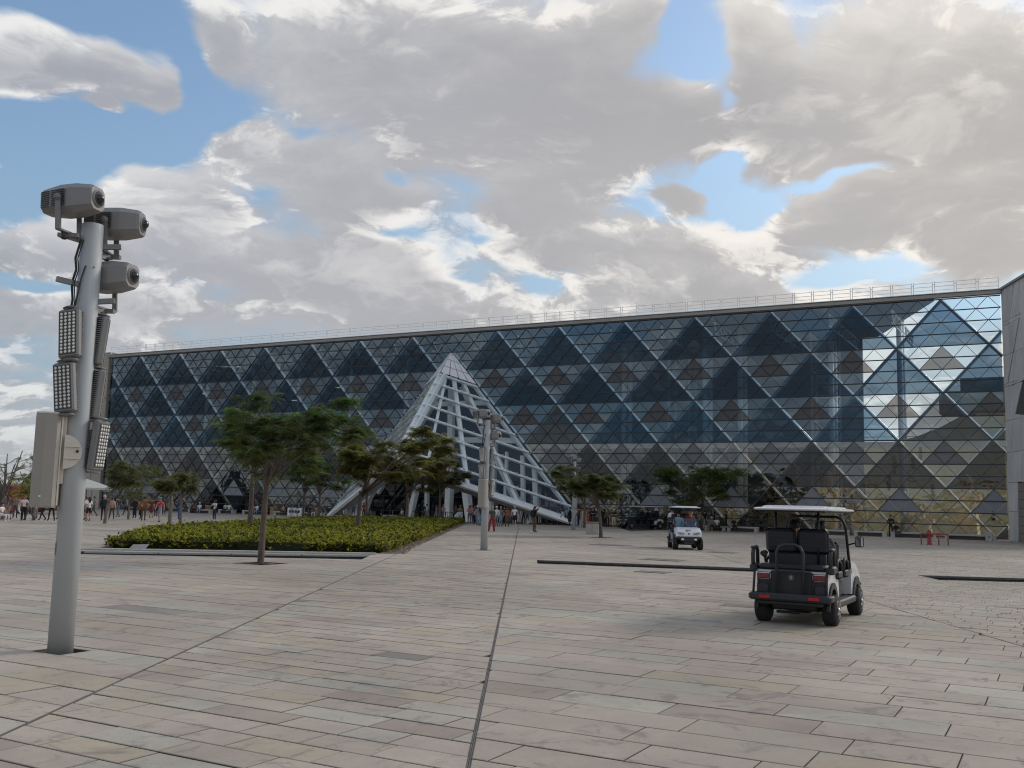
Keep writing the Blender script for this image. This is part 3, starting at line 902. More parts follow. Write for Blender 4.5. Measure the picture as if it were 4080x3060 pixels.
# ------------------------------------------------------------------ stone buildings at both ends and beyond
def build_sides():
    stone = mat('grey_cladding', (.60, .57, .535), .75, var=.08, scale=.7, attr='tint', bump=.15, bscale=12)
    dark = mat('cladding_joint', (.04, .04, .04), .9)
    # right: wall that comes towards the camera
    root = thing('stone_building', 'grey stone building with slanted slit at the right end of the glass front', 'building')
    a = FR + U * .12 + N * .25; b = G(4080, 2161.5); d = (b - a); d.z = 0; d.normalize(); n = Vector((d.y, -d.x, 0))
    if n.dot(CAMP - a) < 0: n = -n
    H = 19.95
    def W(s, z, o=0.0): return a + d * s + UZ * z + n * o
    m2 = MB(); m2.prism([W(0, 0), W(16, 0), W(16, H), W(0, H)], -n * .6 - d * 0); m2.obj('wall_core', dark, root)
    rows = [0, 2.3, 4.55, 6.9, 9.4, 12.1, 14.6, 17.3, H]
    rr = random.Random(3)
    def onw(x, y, o=0.0): return onplane(x, y, a, n)
    slit = [(4.35, 0)]
    s1, s2 = onw(4065, 1268), onw(4020, 1527)
    def sz(p): return ((p - a).dot(d), p.z)
    q1, q2 = sz(s1), sz(s2)
    w = .10
    hole = [(q2[0] - w, q2[1]), (q2[0] + w * .4, q2[1]), (q1[0] + w * .4, q1[1]), (q1[0] - w, q1[1])]
    hole2 = [sz(onw(*p)) for p in ((4049, 1649), (4110, 1656), (4108, 1500), (4077, 1516))]
    hole3 = [sz(onw(*p)) for p in ((4062, 2161), (4200, 2175), (4200, 1920), (4058, 1922))]
    for i in range(len(rows) - 1):
        z0, z1 = rows[i], rows[i + 1]; s = 0.0; sl = rr.uniform(-.35, .35)
        cuts = [0.0]
        while cuts[-1] < 15: cuts.append(cuts[-1] + rr.uniform(.55, 1.6))
        for j in range(len(cuts) - 1):
            t0 = rr.uniform(-.3, .3) if j else 0; 
            if j == 0: prev = 0.0
            nxt = rr.uniform(-.35, .35)
            tl = .0
            poly = [(cuts[j] + prev, z0), (cuts[j + 1] + nxt, z0 + tl), (cuts[j + 1] - nxt, z1), (cuts[j] - prev, z1)]
            if rr.random() < .35:
                pieces = [[poly[0], poly[1], poly[2]], [poly[0], poly[2], poly[3]]]
            else: pieces = [poly]
            prev = nxt
            for pc in pieces:
                ps = [ccw(pc)]
                for h in (hole, hole2, hole3): ps = subtract(ps, h)
                for p in ps:
                    p = inset(p, .010 if rr.random() < .7 else .02)
                    if len(p) < 3 or abs(area(p)) < .03: continue
                    m3 = MB(); m3.prism([W(x, z, .0) for x, z in p], n * (.06 + rr.uniform(0, .018))); o = m3.obj('stone_panel', stone, root)
                    k = rr.uniform(.88, 1.08); setcol(o.data, 'tint', [(k, k, k)] * len(o.data.polygons))
    m2 = MB(); m2.prism([W(x, z, .01) for x, z in inset(ccw(hole2), .02)], n * .02); m2.obj('louvre', mat('louvre_dark', (.09, .085, .08), .6), root)
    bs = mat('recess_stone', (.24, .21, .185), .8, var=.12, scale=1.5)
    hz0, hz1 = 0.0, max(p[1] for p in hole3); hx0 = min(p[0] for p in hole3) + .03
    z = 0.02; k = 0
    while z < hz1 - .3:
        m3 = MB(); m3.prism([W(hx0, z, .005), W(6, z, .005), W(6, z + .60, .005), W(hx0, z + .60, .005)], n * .03); m3.obj('stone_course', bs, root); z += .64
    m2 = MB(); m2.bar(W(-.3, H + .08, -.1), W(16, H + .08, -.1), .7, .16); m2.obj('coping', mat('coping', (.30, .29, .28), .6), root)
    # left: narrow stone end pier
    r2 = thing('stone_end_wall', 'beige stone end wall behind the tall left projector pole', 'wall')
    a2 = FL - U * .05 + N * .3; warm = mat('warm_cladding', (.40, .36, .30), .8, var=.08, scale=.6, attr='tint', bump=.15, bscale=12)
    def V(s, z, o=0.0): return a2 - U * s + UZ * z + N * o
    m2 = MB(); m2.prism([V(0, 0), V(4.6, 0), V(3.6, 20.4), V(0, 20.4)], -N * 12); m2.obj('wall_core', mat('core_stone', (.26, .24, .21), .9), r2)
    z = .0
    for k in range(7):
        z1 = z + [2.6, 3.4, 2.2, 3.3, 2.9, 3.2, 2.6][k]
        for x0, x1 in ((.04, 1.5 + (k % 2) * .5), (1.54 + (k % 2) * .5, 3.9 + (20 - z) * .02)):
            m3 = MB(); m3.prism([V(x0, z + .03), V(x1, z + .03), V(x1 - .15, z1 - .03), V(x0, z1 - .03)], N * .07)
            o = m3.obj('stone_panel', warm, r2); kk = rr.uniform(.92, 1.06); setcol(o.data, 'tint', [(kk, kk, kk)] * len(o.data.polygons))
        z = z1
    # khaki stone wing seen through the right end of the glass
    r3 = thing('khaki_wing', 'khaki stone wing with narrow slots seen through the right end of the glass', 'building')
    kh = mat('khaki_stone', (.66, .57, .33), .85, var=.10, scale=.3); sl = mat('slot_dark', (.10, .09, .07), .9)
    prof = []
    base = FP(FLEN - 40, 0, -30)
    ring = []
    for i in range(25):
        t = i / 24; s = FLEN - 62 + t * 66; dd = -34 + 13 * t ** 2.2
        hgt = 9.6 + 5.2 * (1 / (1 + math.exp(-(t - .86) * 26))) - 1.2 * (1 - t)
        ring.append((FP(s, 0, dd), hgt))
    m2 = MB()
    for i in range(24):
        (p, h0), (q, h1) = ring[i], ring[i + 1]
        m2.face([p, q, q + UZ * h1, p + UZ * h0])
        m2.face([p + UZ * h0, q + UZ * h1, q + UZ * h1 - N * 8, p + UZ * h0 - N * 8])
    m2.obj('curved_wall', kh, r3)
    m2 = MB()
    rr = random.Random(11)
    for i in range(24):
        (p, h0), (q, h1) = ring[i], ring[i + 1]; e = (q - p).normalized(); nn = Vector((e.y, -e.x, 0)); nn = nn if nn.dot(N) > 0 else -nn
        for _ in range(2):
            t = rr.random(); z = rr.uniform(1, 8); hh = rr.uniform(.9, 2.0)
            c = p.lerp(q, t) + nn * .05 + UZ * z
            m3 = MB(); m3.prism([c - e * .16, c + e * .16, c + e * .16 + UZ * hh, c - e * .16 + UZ * hh], nn * .03); m3.obj('slot_window', sl, r3)
    m2 = MB(); m2.box(FP(FLEN - 5, 13.0, -20.5), (3.2, 3, 2.2), rotz(FANG)); m2.box(FP(FLEN - 1.5, 13.6, -19), (6, 3, 3.2), rotz(FANG)); m2.obj('roof_plant', mat('plant_room', (.17, .18, .15), .8), r3)
    # pale hall at the right end, glazed end wall posts
    # sunlit stone buildings on the far side of the plaza (behind the camera), only met in reflections
    r4 = thing('opposite_building', 'long sandstone building on the opposite side of the plaza', 'building', (0, 0, 0))
    ss = mat('opposite_stone', (.80, .62, .36), .9, var=.3, scale=.12); od = mat('opposite_opening', (.05, .045, .04), .8)
    m2 = MB(); x = -130
    rr = random.Random(23)
    while x < 130:
        wd = rr.uniform(9, 22); h = rr.uniform(5, 10)
        m2.box((x + wd / 2, -62 - rr.uniform(0, 6), h / 2), (wd, 14, h)); x += wd
    m2.obj('wall', ss, r4)
    m2 = MB()
    for k in range(60):
        x = rr.uniform(-125, 125); m2.box((x, -54.6, rr.uniform(1.5, 6)), (rr.uniform(.8, 3), 1.4, rr.uniform(1, 3.5)))
    m2.obj('opening', od, r4)
build_sides()

# ------------------------------------------------------------------ trees and planting
def leaf_mat(name, cols, trans=.48):
    m = bpy.data.materials.new(name); m.use_nodes = True; m.node_tree.nodes.clear(); t = NT(m.node_tree)
    a = t.new('ShaderNodeAttribute', attribute_name='tint').outputs['Color']
    c = t.mix(1.0, a, tuple(cols), 'MULTIPLY')
    p = t.new('ShaderNodeBsdfPrincipled'); t._in(p.inputs['Base Color'], c); p.inputs['Roughness'].default_value = .55
    p.inputs['Specular IOR Level'].default_value = .3
    tr = t.new('ShaderNodeBsdfTranslucent'); t._in(tr.inputs[0], t.mix(1.0, c, (1.1, 1.25, .6), 'MULTIPLY'))
    mx = t.new('ShaderNodeMixShader'); mx.inputs[0].default_value = trans
    t.l.new(p.outputs[0], mx.inputs[1]); t.l.new(tr.outputs[0], mx.inputs[2])
    o = t.new('ShaderNodeOutputMaterial'); t.l.new(mx.outputs[0], o.inputs[0]); MATS[name] = m
    return m
LEAF = leaf_mat('feathered_leaf', (1, 1, 1)); 
BARK = mat('bark', (.125, .092, .072), .9, var=.35, scale=5, bump=.8, bscale=30)
BARKG = mat('bark_grey', (.17, .145, .125), .9, var=.3, scale=5, bump=.8, bscale=30)

def frond(rr, L, npin):
    "one feathered leaf along +x drooping, returned as vertex array (n,3) of quads"
    qs = []
    for i in range(npin):
        t = (i + .6) / npin; x = L * t; z = -L * .30 * t * t
        wl = L * .34 * sin(pi * min(1, t * .82 + .16)) ** .7 * rr.uniform(.8, 1.1)
        h = L / npin * .36
        for sg in (-1, 1):
            dz = -wl * rr.uniform(.05, .35)
            fx = wl * rr.uniform(.15, .45)
            qs.append(((x - h, 0, z), (x + h, 0, z), (x + fx + h * .5, sg * wl, z + dz), (x + fx - h * .5, sg * wl, z + dz)))
    return np.array(qs, dtype=np.float32).reshape(-1, 3)
_fr = random.Random(99)
FRONDS = [frond(_fr, 1.0, 9) for _ in range(6)]
FRONDS_LOW = [frond(_fr, 1.0, 5) for _ in range(6)]

def make_tree(label, base, H, W, crown_lo, seed, lean=(0, 0), col=(.050, .068, .028), tips=.0, tipcol=(.085, .17, .04), nfr=700, fl=.42, trunk_r=.10,
              fork=.5, nlimb=5, bark=None, flat=.5, low=False, group='umbrella shaped trees on the plaza', offx=0.0, bare=0.0, gaps=1.0, name='umbrella_tree'):
    rr = random.Random(seed); bark = bark or BARK; W = max(W - 1.0 * fl, W * .6)
    root = thing(name, label, 'tree', (base.x, base.y, 0), group=group)
    tr = MB(); pts = []
    fz = H * fork; lx, ly = lean
    def limb(p0, p1, r0, r1, bend, seg=6, n=5):
        ps, rs = [], []
        mid = (p0 + p1) / 2 + bend
        for i in range(n + 1):
            t = i / n; p = p0 * (1 - t) ** 2 + mid * 2 * t * (1 - t) + p1 * t * t
            if 0 < i < n: p = p + Vector((rr.uniform(-1, 1), rr.uniform(-1, 1), rr.uniform(-.5, .5))) * r0 * .35
            ps.append(p); rs.append(r0 + (r1 - r0) * t)
        tr.tube(ps, rs, seg); return ps
    top = Vector((lx * .6, ly * .6, fz))
    tr.tube([(0, 0, -.15), (0, 0, .05), (lx * .12, ly * .12, fz * .35), (lx * .36, ly * .36, fz * .7), top], [trunk_r * 1.35, trunk_r * 1.15, trunk_r, trunk_r * .92, trunk_r * .8], 10)
    cc = Vector((lx + offx, ly, 0))
    zmid = (H + crown_lo) / 2
    ends = []
    for i in range(nlimb):
        an = 2 * pi * (i + rr.uniform(-.3, .3)) / nlimb; rad = W * .5 * rr.uniform(.38, .78)
        e = Vector((cc.x + cos(an) * rad, cc.y + sin(an) * rad, crown_lo + (H - crown_lo) * rr.uniform(.25, .85)))
        st = top + Vector((0, 0, -rr.uniform(0, .16) * fz))
        ps = limb(st, e, trunk_r * .55, trunk_r * .24, Vector((cos(an) * -rad * .12, sin(an) * -rad * .12, -(e.z - st.z) * .10)), 6)
        ends.append((e, an)); ends.append((ps[4], an))
        for j in range(rr.randint(5, 7)):
            t = rr.uniform(.3, 1.0); k = min(int(t * 5), 4); s2 = ps[k].lerp(ps[k + 1], t * 5 - k) if k < 5 else ps[5]
            a2 = an + rr.uniform(-1.3, 1.3); r2 = W * rr.uniform(.14, .36)
            e2 = s2 + Vector((cos(a2) * r2, sin(a2) * r2, rr.uniform(-.15, .55) * (H - crown_lo) * .8))
            dx = (e2 - cc); dd = sqrt(dx.x ** 2 + dx.y ** 2) / (W * .5)
            if dd > 1: e2.x = cc.x + dx.x / dd; e2.y = cc.y + dx.y / dd; dd = 1
            zt = crown_lo + (H - crown_lo) * (1 - .45 * dd ** 2.5)
            if e2.z > zt: e2.z = zt
            ps2 = limb(s2, e2, trunk_r * .26, trunk_r * .09, Vector((0, 0, -r2 * .12)), 5, 4)
            for q in range(rr.randint(3, 5)):
                t = rr.uniform(.35, 1.0); k = min(int(t * 4), 3); s3 = ps2[k].lerp(ps2[k + 1], t * 4 - k)
                a3 = a2 + rr.uniform(-1.5, 1.5); r3 = W * rr.uniform(.05, .15)
                e3 = s3 + Vector((cos(a3) * r3, sin(a3) * r3, rr.uniform(-.1, .35) * r3))
                limb(s3, e3, trunk_r * .10, trunk_r * .035, Vector((0, 0, 0)), 4, 2)
                ends.append((s3.lerp(e3, .5), a3)); ends.append((e3, a3))
            ends.append((e2, a2))
    tr.obj('trunk', bark, root)
    # foliage: whorls of feathered leaves at the twig ends
    V = []; C = []
    lib = FRONDS_LOW if low else FRONDS
    nf = int(nfr * 2.1 * (1 - bare)); per = max(1, round(nf / max(1, len(ends))))
    col = np.array(col); tipc = np.array(tipcol)
    for p, a in ends:
        if rr.random() < bare: continue
        k = np.clip(rr.gauss(per, per * .5), 1, per * 2.2)
        cl = col * 2.7 * rr.uniform(.6, 1.45) * np.array([rr.uniform(.9, 1.25), 1, rr.uniform(.8, 1.1)])
        zz = (p.z - crown_lo) / max(.1, H - crown_lo)
        istip = rr.random() < tips * (1.6 if zz > .55 else .3)
        if istip: cl = tipc * rr.uniform(.6, 1.1)
        for j in range(int(k)):
            th = rr.uniform(0, 2 * pi); el = rr.uniform(-.45, .35); L = fl * rr.uniform(.65, 1.15)
            f = lib[rr.randrange(6)] * L
            ca, sa, ce, se = cos(th), sin(th), cos(el), sin(el)
            x = f[:, 0] * ce - f[:, 2] * se; z = f[:, 0] * se + f[:, 2] * ce; y = f[:, 1]
            ro = rr.uniform(-.5, .5); y2 = y * cos(ro) - z * sin(ro) * .0; z = z + y * sin(ro)
            o = Vector((rr.gauss(0, .09), rr.gauss(0, .09), rr.gauss(0, .05))) * (fl / .42)
            V.append(np.stack([x * ca - y2 * sa + p.x + o.x, x * sa + y2 * ca + p.y + o.y, z + p.z + o.z], 1))
            cj = cl * rr.uniform(.75, 1.25); C.append(np.repeat(cj[None, :], len(f) // 4, 0))
    if V:
        V = np.concatenate(V).astype(np.float32); C = np.concatenate(C); n = len(V) // 4
        me = bpy.data.meshes.new('crown'); me.vertices.add(len(V)); me.vertices.foreach_set('co', V.ravel())
        me.loops.add(4 * n); me.loops.foreach_set('vertex_index', np.arange(4 * n, dtype=np.int32))
        me.polygons.add(n); me.polygons.foreach_set('loop_start', np.arange(0, 4 * n, 4, dtype=np.int32))
        me.update(calc_edges=True); me.materials.append(LEAF); setcol(me, 'tint', C)
        o = link('crown', me, root)
    return root

def F2(x, y): return G(x * 1.8445, y * 1.8445)     # pixel of the 2212 px wide view
def tree_at(label, bx, by, top, x0, x1, lo, seed, **kw):
    b = F2(bx, by); sc = b.y / 2142.0 / cos(PITCH) * 1.0
    z = lambda y: max(0.3, EYE + (hor(bx * 1.8445) / 1.8445 - y) * sc)
    W = (x1 - x0) * sc; off = ((x0 + x1) / 2 - bx) * sc
    return make_tree(label, b, z(top), W, z(lo), seed, offx=off, **kw)
OLIVE = (.068, .066, .030); DKG = (.040, .058, .026); BRN = (.070, .055, .028)
tree_at('tallest tree in a round grating in front of the hedge bed, with bright green tips', 563, 1217, 826, 452, 778, 1005, 3, nfr=1500, fl=.38, trunk_r=.088, fork=.50, nlimb=7, lean=(.1, 0), col=(.040, .052, .024), tips=.10, bark=BARK)
tree_at('slim straight trunked tree right behind the tallest one in the bed', 539, 1150, 868, 462, 640, 1010, 5, nfr=700, fl=.42, trunk_r=.13, fork=.5, nlimb=5, lean=(.0, 0), col=(.034, .044, .022), tips=.02)
tree_at('low crowned tree with bright green leaf tips in the middle of the bed', 688, 1133, 935, 610, 768, 1045, 8, nfr=1400, fl=.42, trunk_r=.10, fork=.35, col=DKG, tips=.25)
tree_at('thin trunked tree just left of the green tipped tree in the bed', 654, 1131, 950, 600, 712, 1040, 9, nfr=500, fl=.42, trunk_r=.09, fork=.4, col=(.036, .046, .022), tips=.05)
tree_at('olive crowned tree with forked thick trunk in the bed before the pyramid', 772, 1155, 898, 728, 968, 1040, 13, nfr=3300, fl=.42, trunk_r=.125, fork=.36, nlimb=6, lean=(.15, 0), col=OLIVE, bark=BARK)
tree_at('smaller tree behind the fork trunked olive tree in the bed', 790, 1122, 985, 755, 860, 1060, 14, nfr=350, fl=.45, trunk_r=.12, fork=.5, col=BRN, low=True)
tree_at('dark crowned tree with upright trunk at the right part of the bed', 878, 1143, 960, 815, 992, 1062, 15, nfr=2300, fl=.44, trunk_r=.12, fork=.42, nlimb=5, col=(.050, .048, .026))
tree_at('dark round crowned tree at the right end of the bed before the pyramid', 949, 1130, 972, 905, 1022, 1065, 16, nfr=2000, fl=.46, trunk_r=.13, fork=.45, nlimb=5, col=(.046, .046, .025))
tree_at('sparse small tree leaning right beside the tall left pole', 226, 1131, 975, 215, 300, 1045, 21, nfr=320, fl=.45, trunk_r=.10, fork=.45, lean=(.5, 0), col=(.052, .058, .030), bark=BARKG, low=True)
tree_at('small tree with flat crown forking low behind the leaning one on the left', 277, 1122, 985, 240, 342, 1050, 22, nfr=380, fl=.48, trunk_r=.09, fork=.25, col=(.052, .060, .030), bark=BARKG, low=True)
tree_at('small round crowned tree at the left tip of the hedge bed', 366, 1136, 1004, 324, 400, 1062, 23, nfr=420, fl=.45, trunk_r=.12, fork=.5, col=(.054, .056, .028), bark=BARKG, low=True)
tree_at('small tree behind and right of the round crowned one near the bed tip', 389, 1127, 1000, 365, 432, 1055, 24, nfr=300, fl=.48, trunk_r=.10, fork=.45, col=(.046, .050, .026), bark=BARKG, low=True)
tree_at('dark wide tree in front of the glass behind the distant pole', 1298, 1161, 998, 1188, 1352, 1064, 31, nfr=1300, fl=.45, trunk_r=.11, fork=.44, nlimb=6, lean=(-.3, 0), col=(.040, .046, .024), bark=BARK)
tree_at('wide green tree above the roof of the passenger golf cart', 1482, 1147, 980, 1415, 1606, 1076, 32, nfr=1500, fl=.55, trunk_r=.14, fork=.3, nlimb=6, lean=(.2, 0), col=(.042, .056, .024), tips=.05, bark=BARK, low=True)
tree_at('thin tree right behind the distant pole near the glass', 1262, 1140, 1010, 1215, 1290, 1060, 33, nfr=350, fl=.5, trunk_r=.10, fork=.4, col=(.038, .042, .022), low=True)
tree_at('almost leafless tree at the far left edge with twisted branches', 6, 1122, 958, -50, 52, 1030, 41, nfr=260, fl=.45, trunk_r=.14, fork=.3, nlimb=6, col=(.07, .065, .03), bark=BARKG, low=True, bare=.75, group='sparse trees at the left edge')
tree_at('sparse yellow green tree at the left behind the grey speaker cabinet', 72, 1124, 1010, 8, 78, 1066, 42, nfr=300, fl=.50, trunk_r=.10, fork=.35, nlimb=5, col=(.12, .12, .045), bark=BARKG, low=True, bare=.35, group='sparse trees at the left edge')
tree_at('thin sparse tree leaning left beside the grey speaker cabinet', 78, 1118, 965, 40, 100, 1040, 43, nfr=160, fl=.45, trunk_r=.08, fork=.4, nlimb=4, col=(.06, .065, .03), bark=BARKG, low=True, bare=.5, group='sparse trees at the left edge')

def build_bed():
    rr = random.Random(4)
    soil = mat('bed_soil', (.09, .07, .05), .95, var=.3, scale=2)
    poly = ccw(BED); 
    root = thing('planting_bed', None, None, kind='structure')
    mb = MB(); mb.prism([(x, y, -.15) for x, y in poly], (0, 0, .16)); mb.obj('soil', soil, root)
    xs = [p[0] for p in poly]; ys = [p[1] for p in poly]
    def inside(x, y, d=0.0):
        for i in range(len(poly)):
            a, b = poly[i], poly[(i + 1) % len(poly)]
            e = Vector((b[0] - a[0], b[1] - a[1])).normalized()
            if (x - a[0]) * -e.y + (y - a[1]) * e.x < d: return False
        return True
    import mathutils.noise as mn
    V = []; C = []
    A = abs(area(poly)); ntry = int((max(xs) - min(xs)) * (max(ys) - min(ys)) * 42)
    print('bed area', A, 'tries', ntry)
    rs = np.random.RandomState(5)
    for _ in range(ntry):
        x = rr.uniform(min(xs), max(xs)); y = rr.uniform(min(ys), max(ys))
        marg = .25
        if not inside(x, y, marg + .25 * mn.noise((x * .8, y * .8, 0))): continue
        edge = 0.0
        h = .45 + .10 * mn.noise((x * .35, y * .35, 1)) + .12 * mn.noise((x * 1.4, y * 1.4, 4))
        if not inside(x, y, .8): h *= .82; edge = 1
        if rr.random() < .012: h += rr.uniform(.1, .4)
        near = y < min(ys) + 14
        yel = .5 + .5 * mn.noise((x * .25, y * .25, 9)) + .4 * mn.noise((x * 2.2, y * 2.2, 3))
        base = np.array([.23, .22, .040]) * (1 - yel) + np.array([.37, .33, .055]) * yel
        for _k in range(2 if not edge else 4):
            zt = h * rr.uniform(.55, 1.0) if not edge else h * rr.uniform(.15, 1.0)
            an = rr.uniform(0, 2 * pi)
            px, py = x + rr.gauss(0, .10), y + rr.gauss(0, .10)
            kk = rr.uniform(.6, 1.25); cc = base * kk
            if rr.random() < .30: cc = np.array([.050, .062, .016]) * kk
            for b in range(5):
                a2 = an + b * 2 * pi / 5 + rr.uniform(-.3, .3); L = rr.uniform(.09, .18); w = rr.uniform(.022, .04); up = rr.uniform(-.3, 1.2)
                ca, sa = cos(a2), sin(a2); cu, su = cos(up), sin(up)
                ex, ey, ez = ca * cu * L, sa * cu * L, su * L
                V += [(px - sa * w * .5, py + ca * w * .5, zt), (px + sa * w * .5, py - ca * w * .5, zt), (px + ex * .7 + sa * w, py + ey * .7 - ca * w, zt + ez * .75), (px + ex, py + ey, zt + ez * .8), (px + ex * .7 - sa * w, py + ey * .7 + ca * w, zt + ez * .75)]
                C.append(cc * rr.uniform(.85, 1.15))
    V = np.array(V, dtype=np.float32); n = len(V) // 5
    me = bpy.data.meshes.new('hedge_plants'); me.vertices.add(len(V)); me.vertices.foreach_set('co', V.ravel())
    me.loops.add(5 * n); me.loops.foreach_set('vertex_index', np.arange(5 * n, dtype=np.int32))
    me.polygons.add(n); me.polygons.foreach_set('loop_start', np.arange(0, 5 * n, 5, dtype=np.int32))
    me.update(calc_edges=True); me.materials.append(LEAF); setcol(me, 'tint', np.array(C)); 
    o = link('hedge_plants', me); tag(o, 'dense low yellow green hedge plants filling the bed', 'hedge', kind='stuff')
    print('hedge faces', n)
    # dark woody mass under the leaves
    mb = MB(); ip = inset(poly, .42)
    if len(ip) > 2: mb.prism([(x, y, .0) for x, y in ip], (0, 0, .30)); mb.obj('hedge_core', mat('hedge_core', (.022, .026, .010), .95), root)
    # gravel along the right edge
    a, b = Vector(BED[1]), Vector(BED[2]); d = (b - a).normalized(); nn = Vector((d.y, -d.x))
    mb = MB(); gr = mat('gravel', (.24, .19, .15), .9, objrand=0, var=.5, scale=12)
    L = (b - a).length
    for _ in range(1500):
        t = rr.random() ** 1.5 * L; w = rr.uniform(-.28, .26) * (1.6 if t < 3 else 1); p = a + d * t + nn * w; r = rr.uniform(.02, .05)
        mb.box((p.x, p.y, .012 + r * .3), (r * 2, r * 1.6, r), Matrix.Rotation(rr.uniform(0, 3), 3, 'Z'), taper=.6)
    o = mb.obj('gravel', gr); tag(o, 'brown gravel scattered along the right edge of the hedge bed', 'gravel', kind='stuff')
    # kerb between bed and channel
    p = [Vector(g2(300, 2190)), Vector(g2(1500, 2210))]; d = (p[1] - p[0]); Lk = d.length; d.normalize(); ang = atan2(d.y, d.x); n = int(Lk / 1.8)
    mb = MB(); mb.bbox((0, 0, -.02), (Lk / n - .015, .30, .17), b=.012); me = mb.mesh('kerb_stone', MATS['kerb_stone'])
    for i in range(n):
        q = p[0] + d * Lk * (i + .5) / n; link('kerb_stone', me, root, (q.x, q.y, 0), ang)
    mb = MB(); q = g2(545, 2192)
    tag(mb.prism([(q[0] - .30, q[1] + .1, .06), (q[0] + .3, q[1], .06), (q[0] + .2, q[1] + .3, .06)], (.10, .05, .13)).obj('loose_slab', MATS['kerb_stone']), 'loose pale stone piece lying on the kerb at the left part of the hedge', 'stone')
    # grated pits round the two trees standing in the paving
    gm = mat('grate_iron', (.09, .08, .075), .6, .5, var=.2); sl = mat('pit_soil', (.10, .08, .065), .95, var=.4, scale=6)
    for i, (c, lab) in enumerate(zip(TREEPITS, ('square grating with round ring at the foot of the tallest tree', 'square grating at the foot of the dark tree in front of the glass'))):
        w = 1.15 if i == 0 else 1.3
        r = thing('tree_grate', lab, 'tree grate', (c.x, c.y, 0), FANG)
        mb = MB(); mb.box((0, 0, -.09), (w, w, .14)); mb.obj('pit_soil', sl, r)
        for s in (-1, 1):
            mb = MB(); mb.box((0, s * w * .49, -.01), (w, .03, .03)); mb.obj('frame_bar', gm, r)
            mb = MB(); mb.box((s * w * .49, 0, -.01), (.03, w * .94, .03)); mb.obj('frame_bar', gm, r)
        mb = MB(); pts = [(cos(t * 2 * pi / 24) * w * .33, sin(t * 2 * pi / 24) * w * .33, .0) for t in range(25)]; mb.tube(pts, .02, 5); mb.obj('ring', gm, r)
        for k in range(12):
            a = k * pi / 6; mb = MB(); mb.bar((cos(a) * w * .17, sin(a) * w * .17, -.008), (cos(a) * w * .47, sin(a) * w * .47, -.008), .03, .012); mb.obj('grate_bar', gm, r)
build_bed()

# ------------------------------------------------------------------ projector poles
PGREY = mat('pole_paint', (.41, .435, .45), .58, .0, var=.05, scale=.8)
PROJ = mat('projector_grey', (.25, .245, .245), .5, .1, var=.05, scale=3)
GRILL = mat('grille_dark', (.06, .058, .056), .6)
LAMPG = mat('lamp_grey', (.21, .21, .21), .5, .2, var=.06, scale=4)
LENSG = mat('lens_black', (.015, .016, .02), .08, spec=.8)
LEDM = mat('led_lens', (.70, .70, .66), .15, spec=.9); LEDLIT = mat('led_lens_bright', (.82, .81, .74), .15, spec=.9)
SPKD = mat('speaker_front', (.34, .315, .28), .75, var=.06, scale=2, bump=.1, bscale=200); SPKL = mat('speaker_side', (.66, .61, .53), .6, var=.05, scale=2)
CABLE = mat('cable_black', (.03, .03, .03), .6)

def rot_ypr(yaw, pitch=0, roll=0):
    return Matrix.Rotation(yaw, 3, 'Z') @ Matrix.Rotation(-pitch, 3, 'Y') @ Matrix.Rotation(roll, 3, 'X')

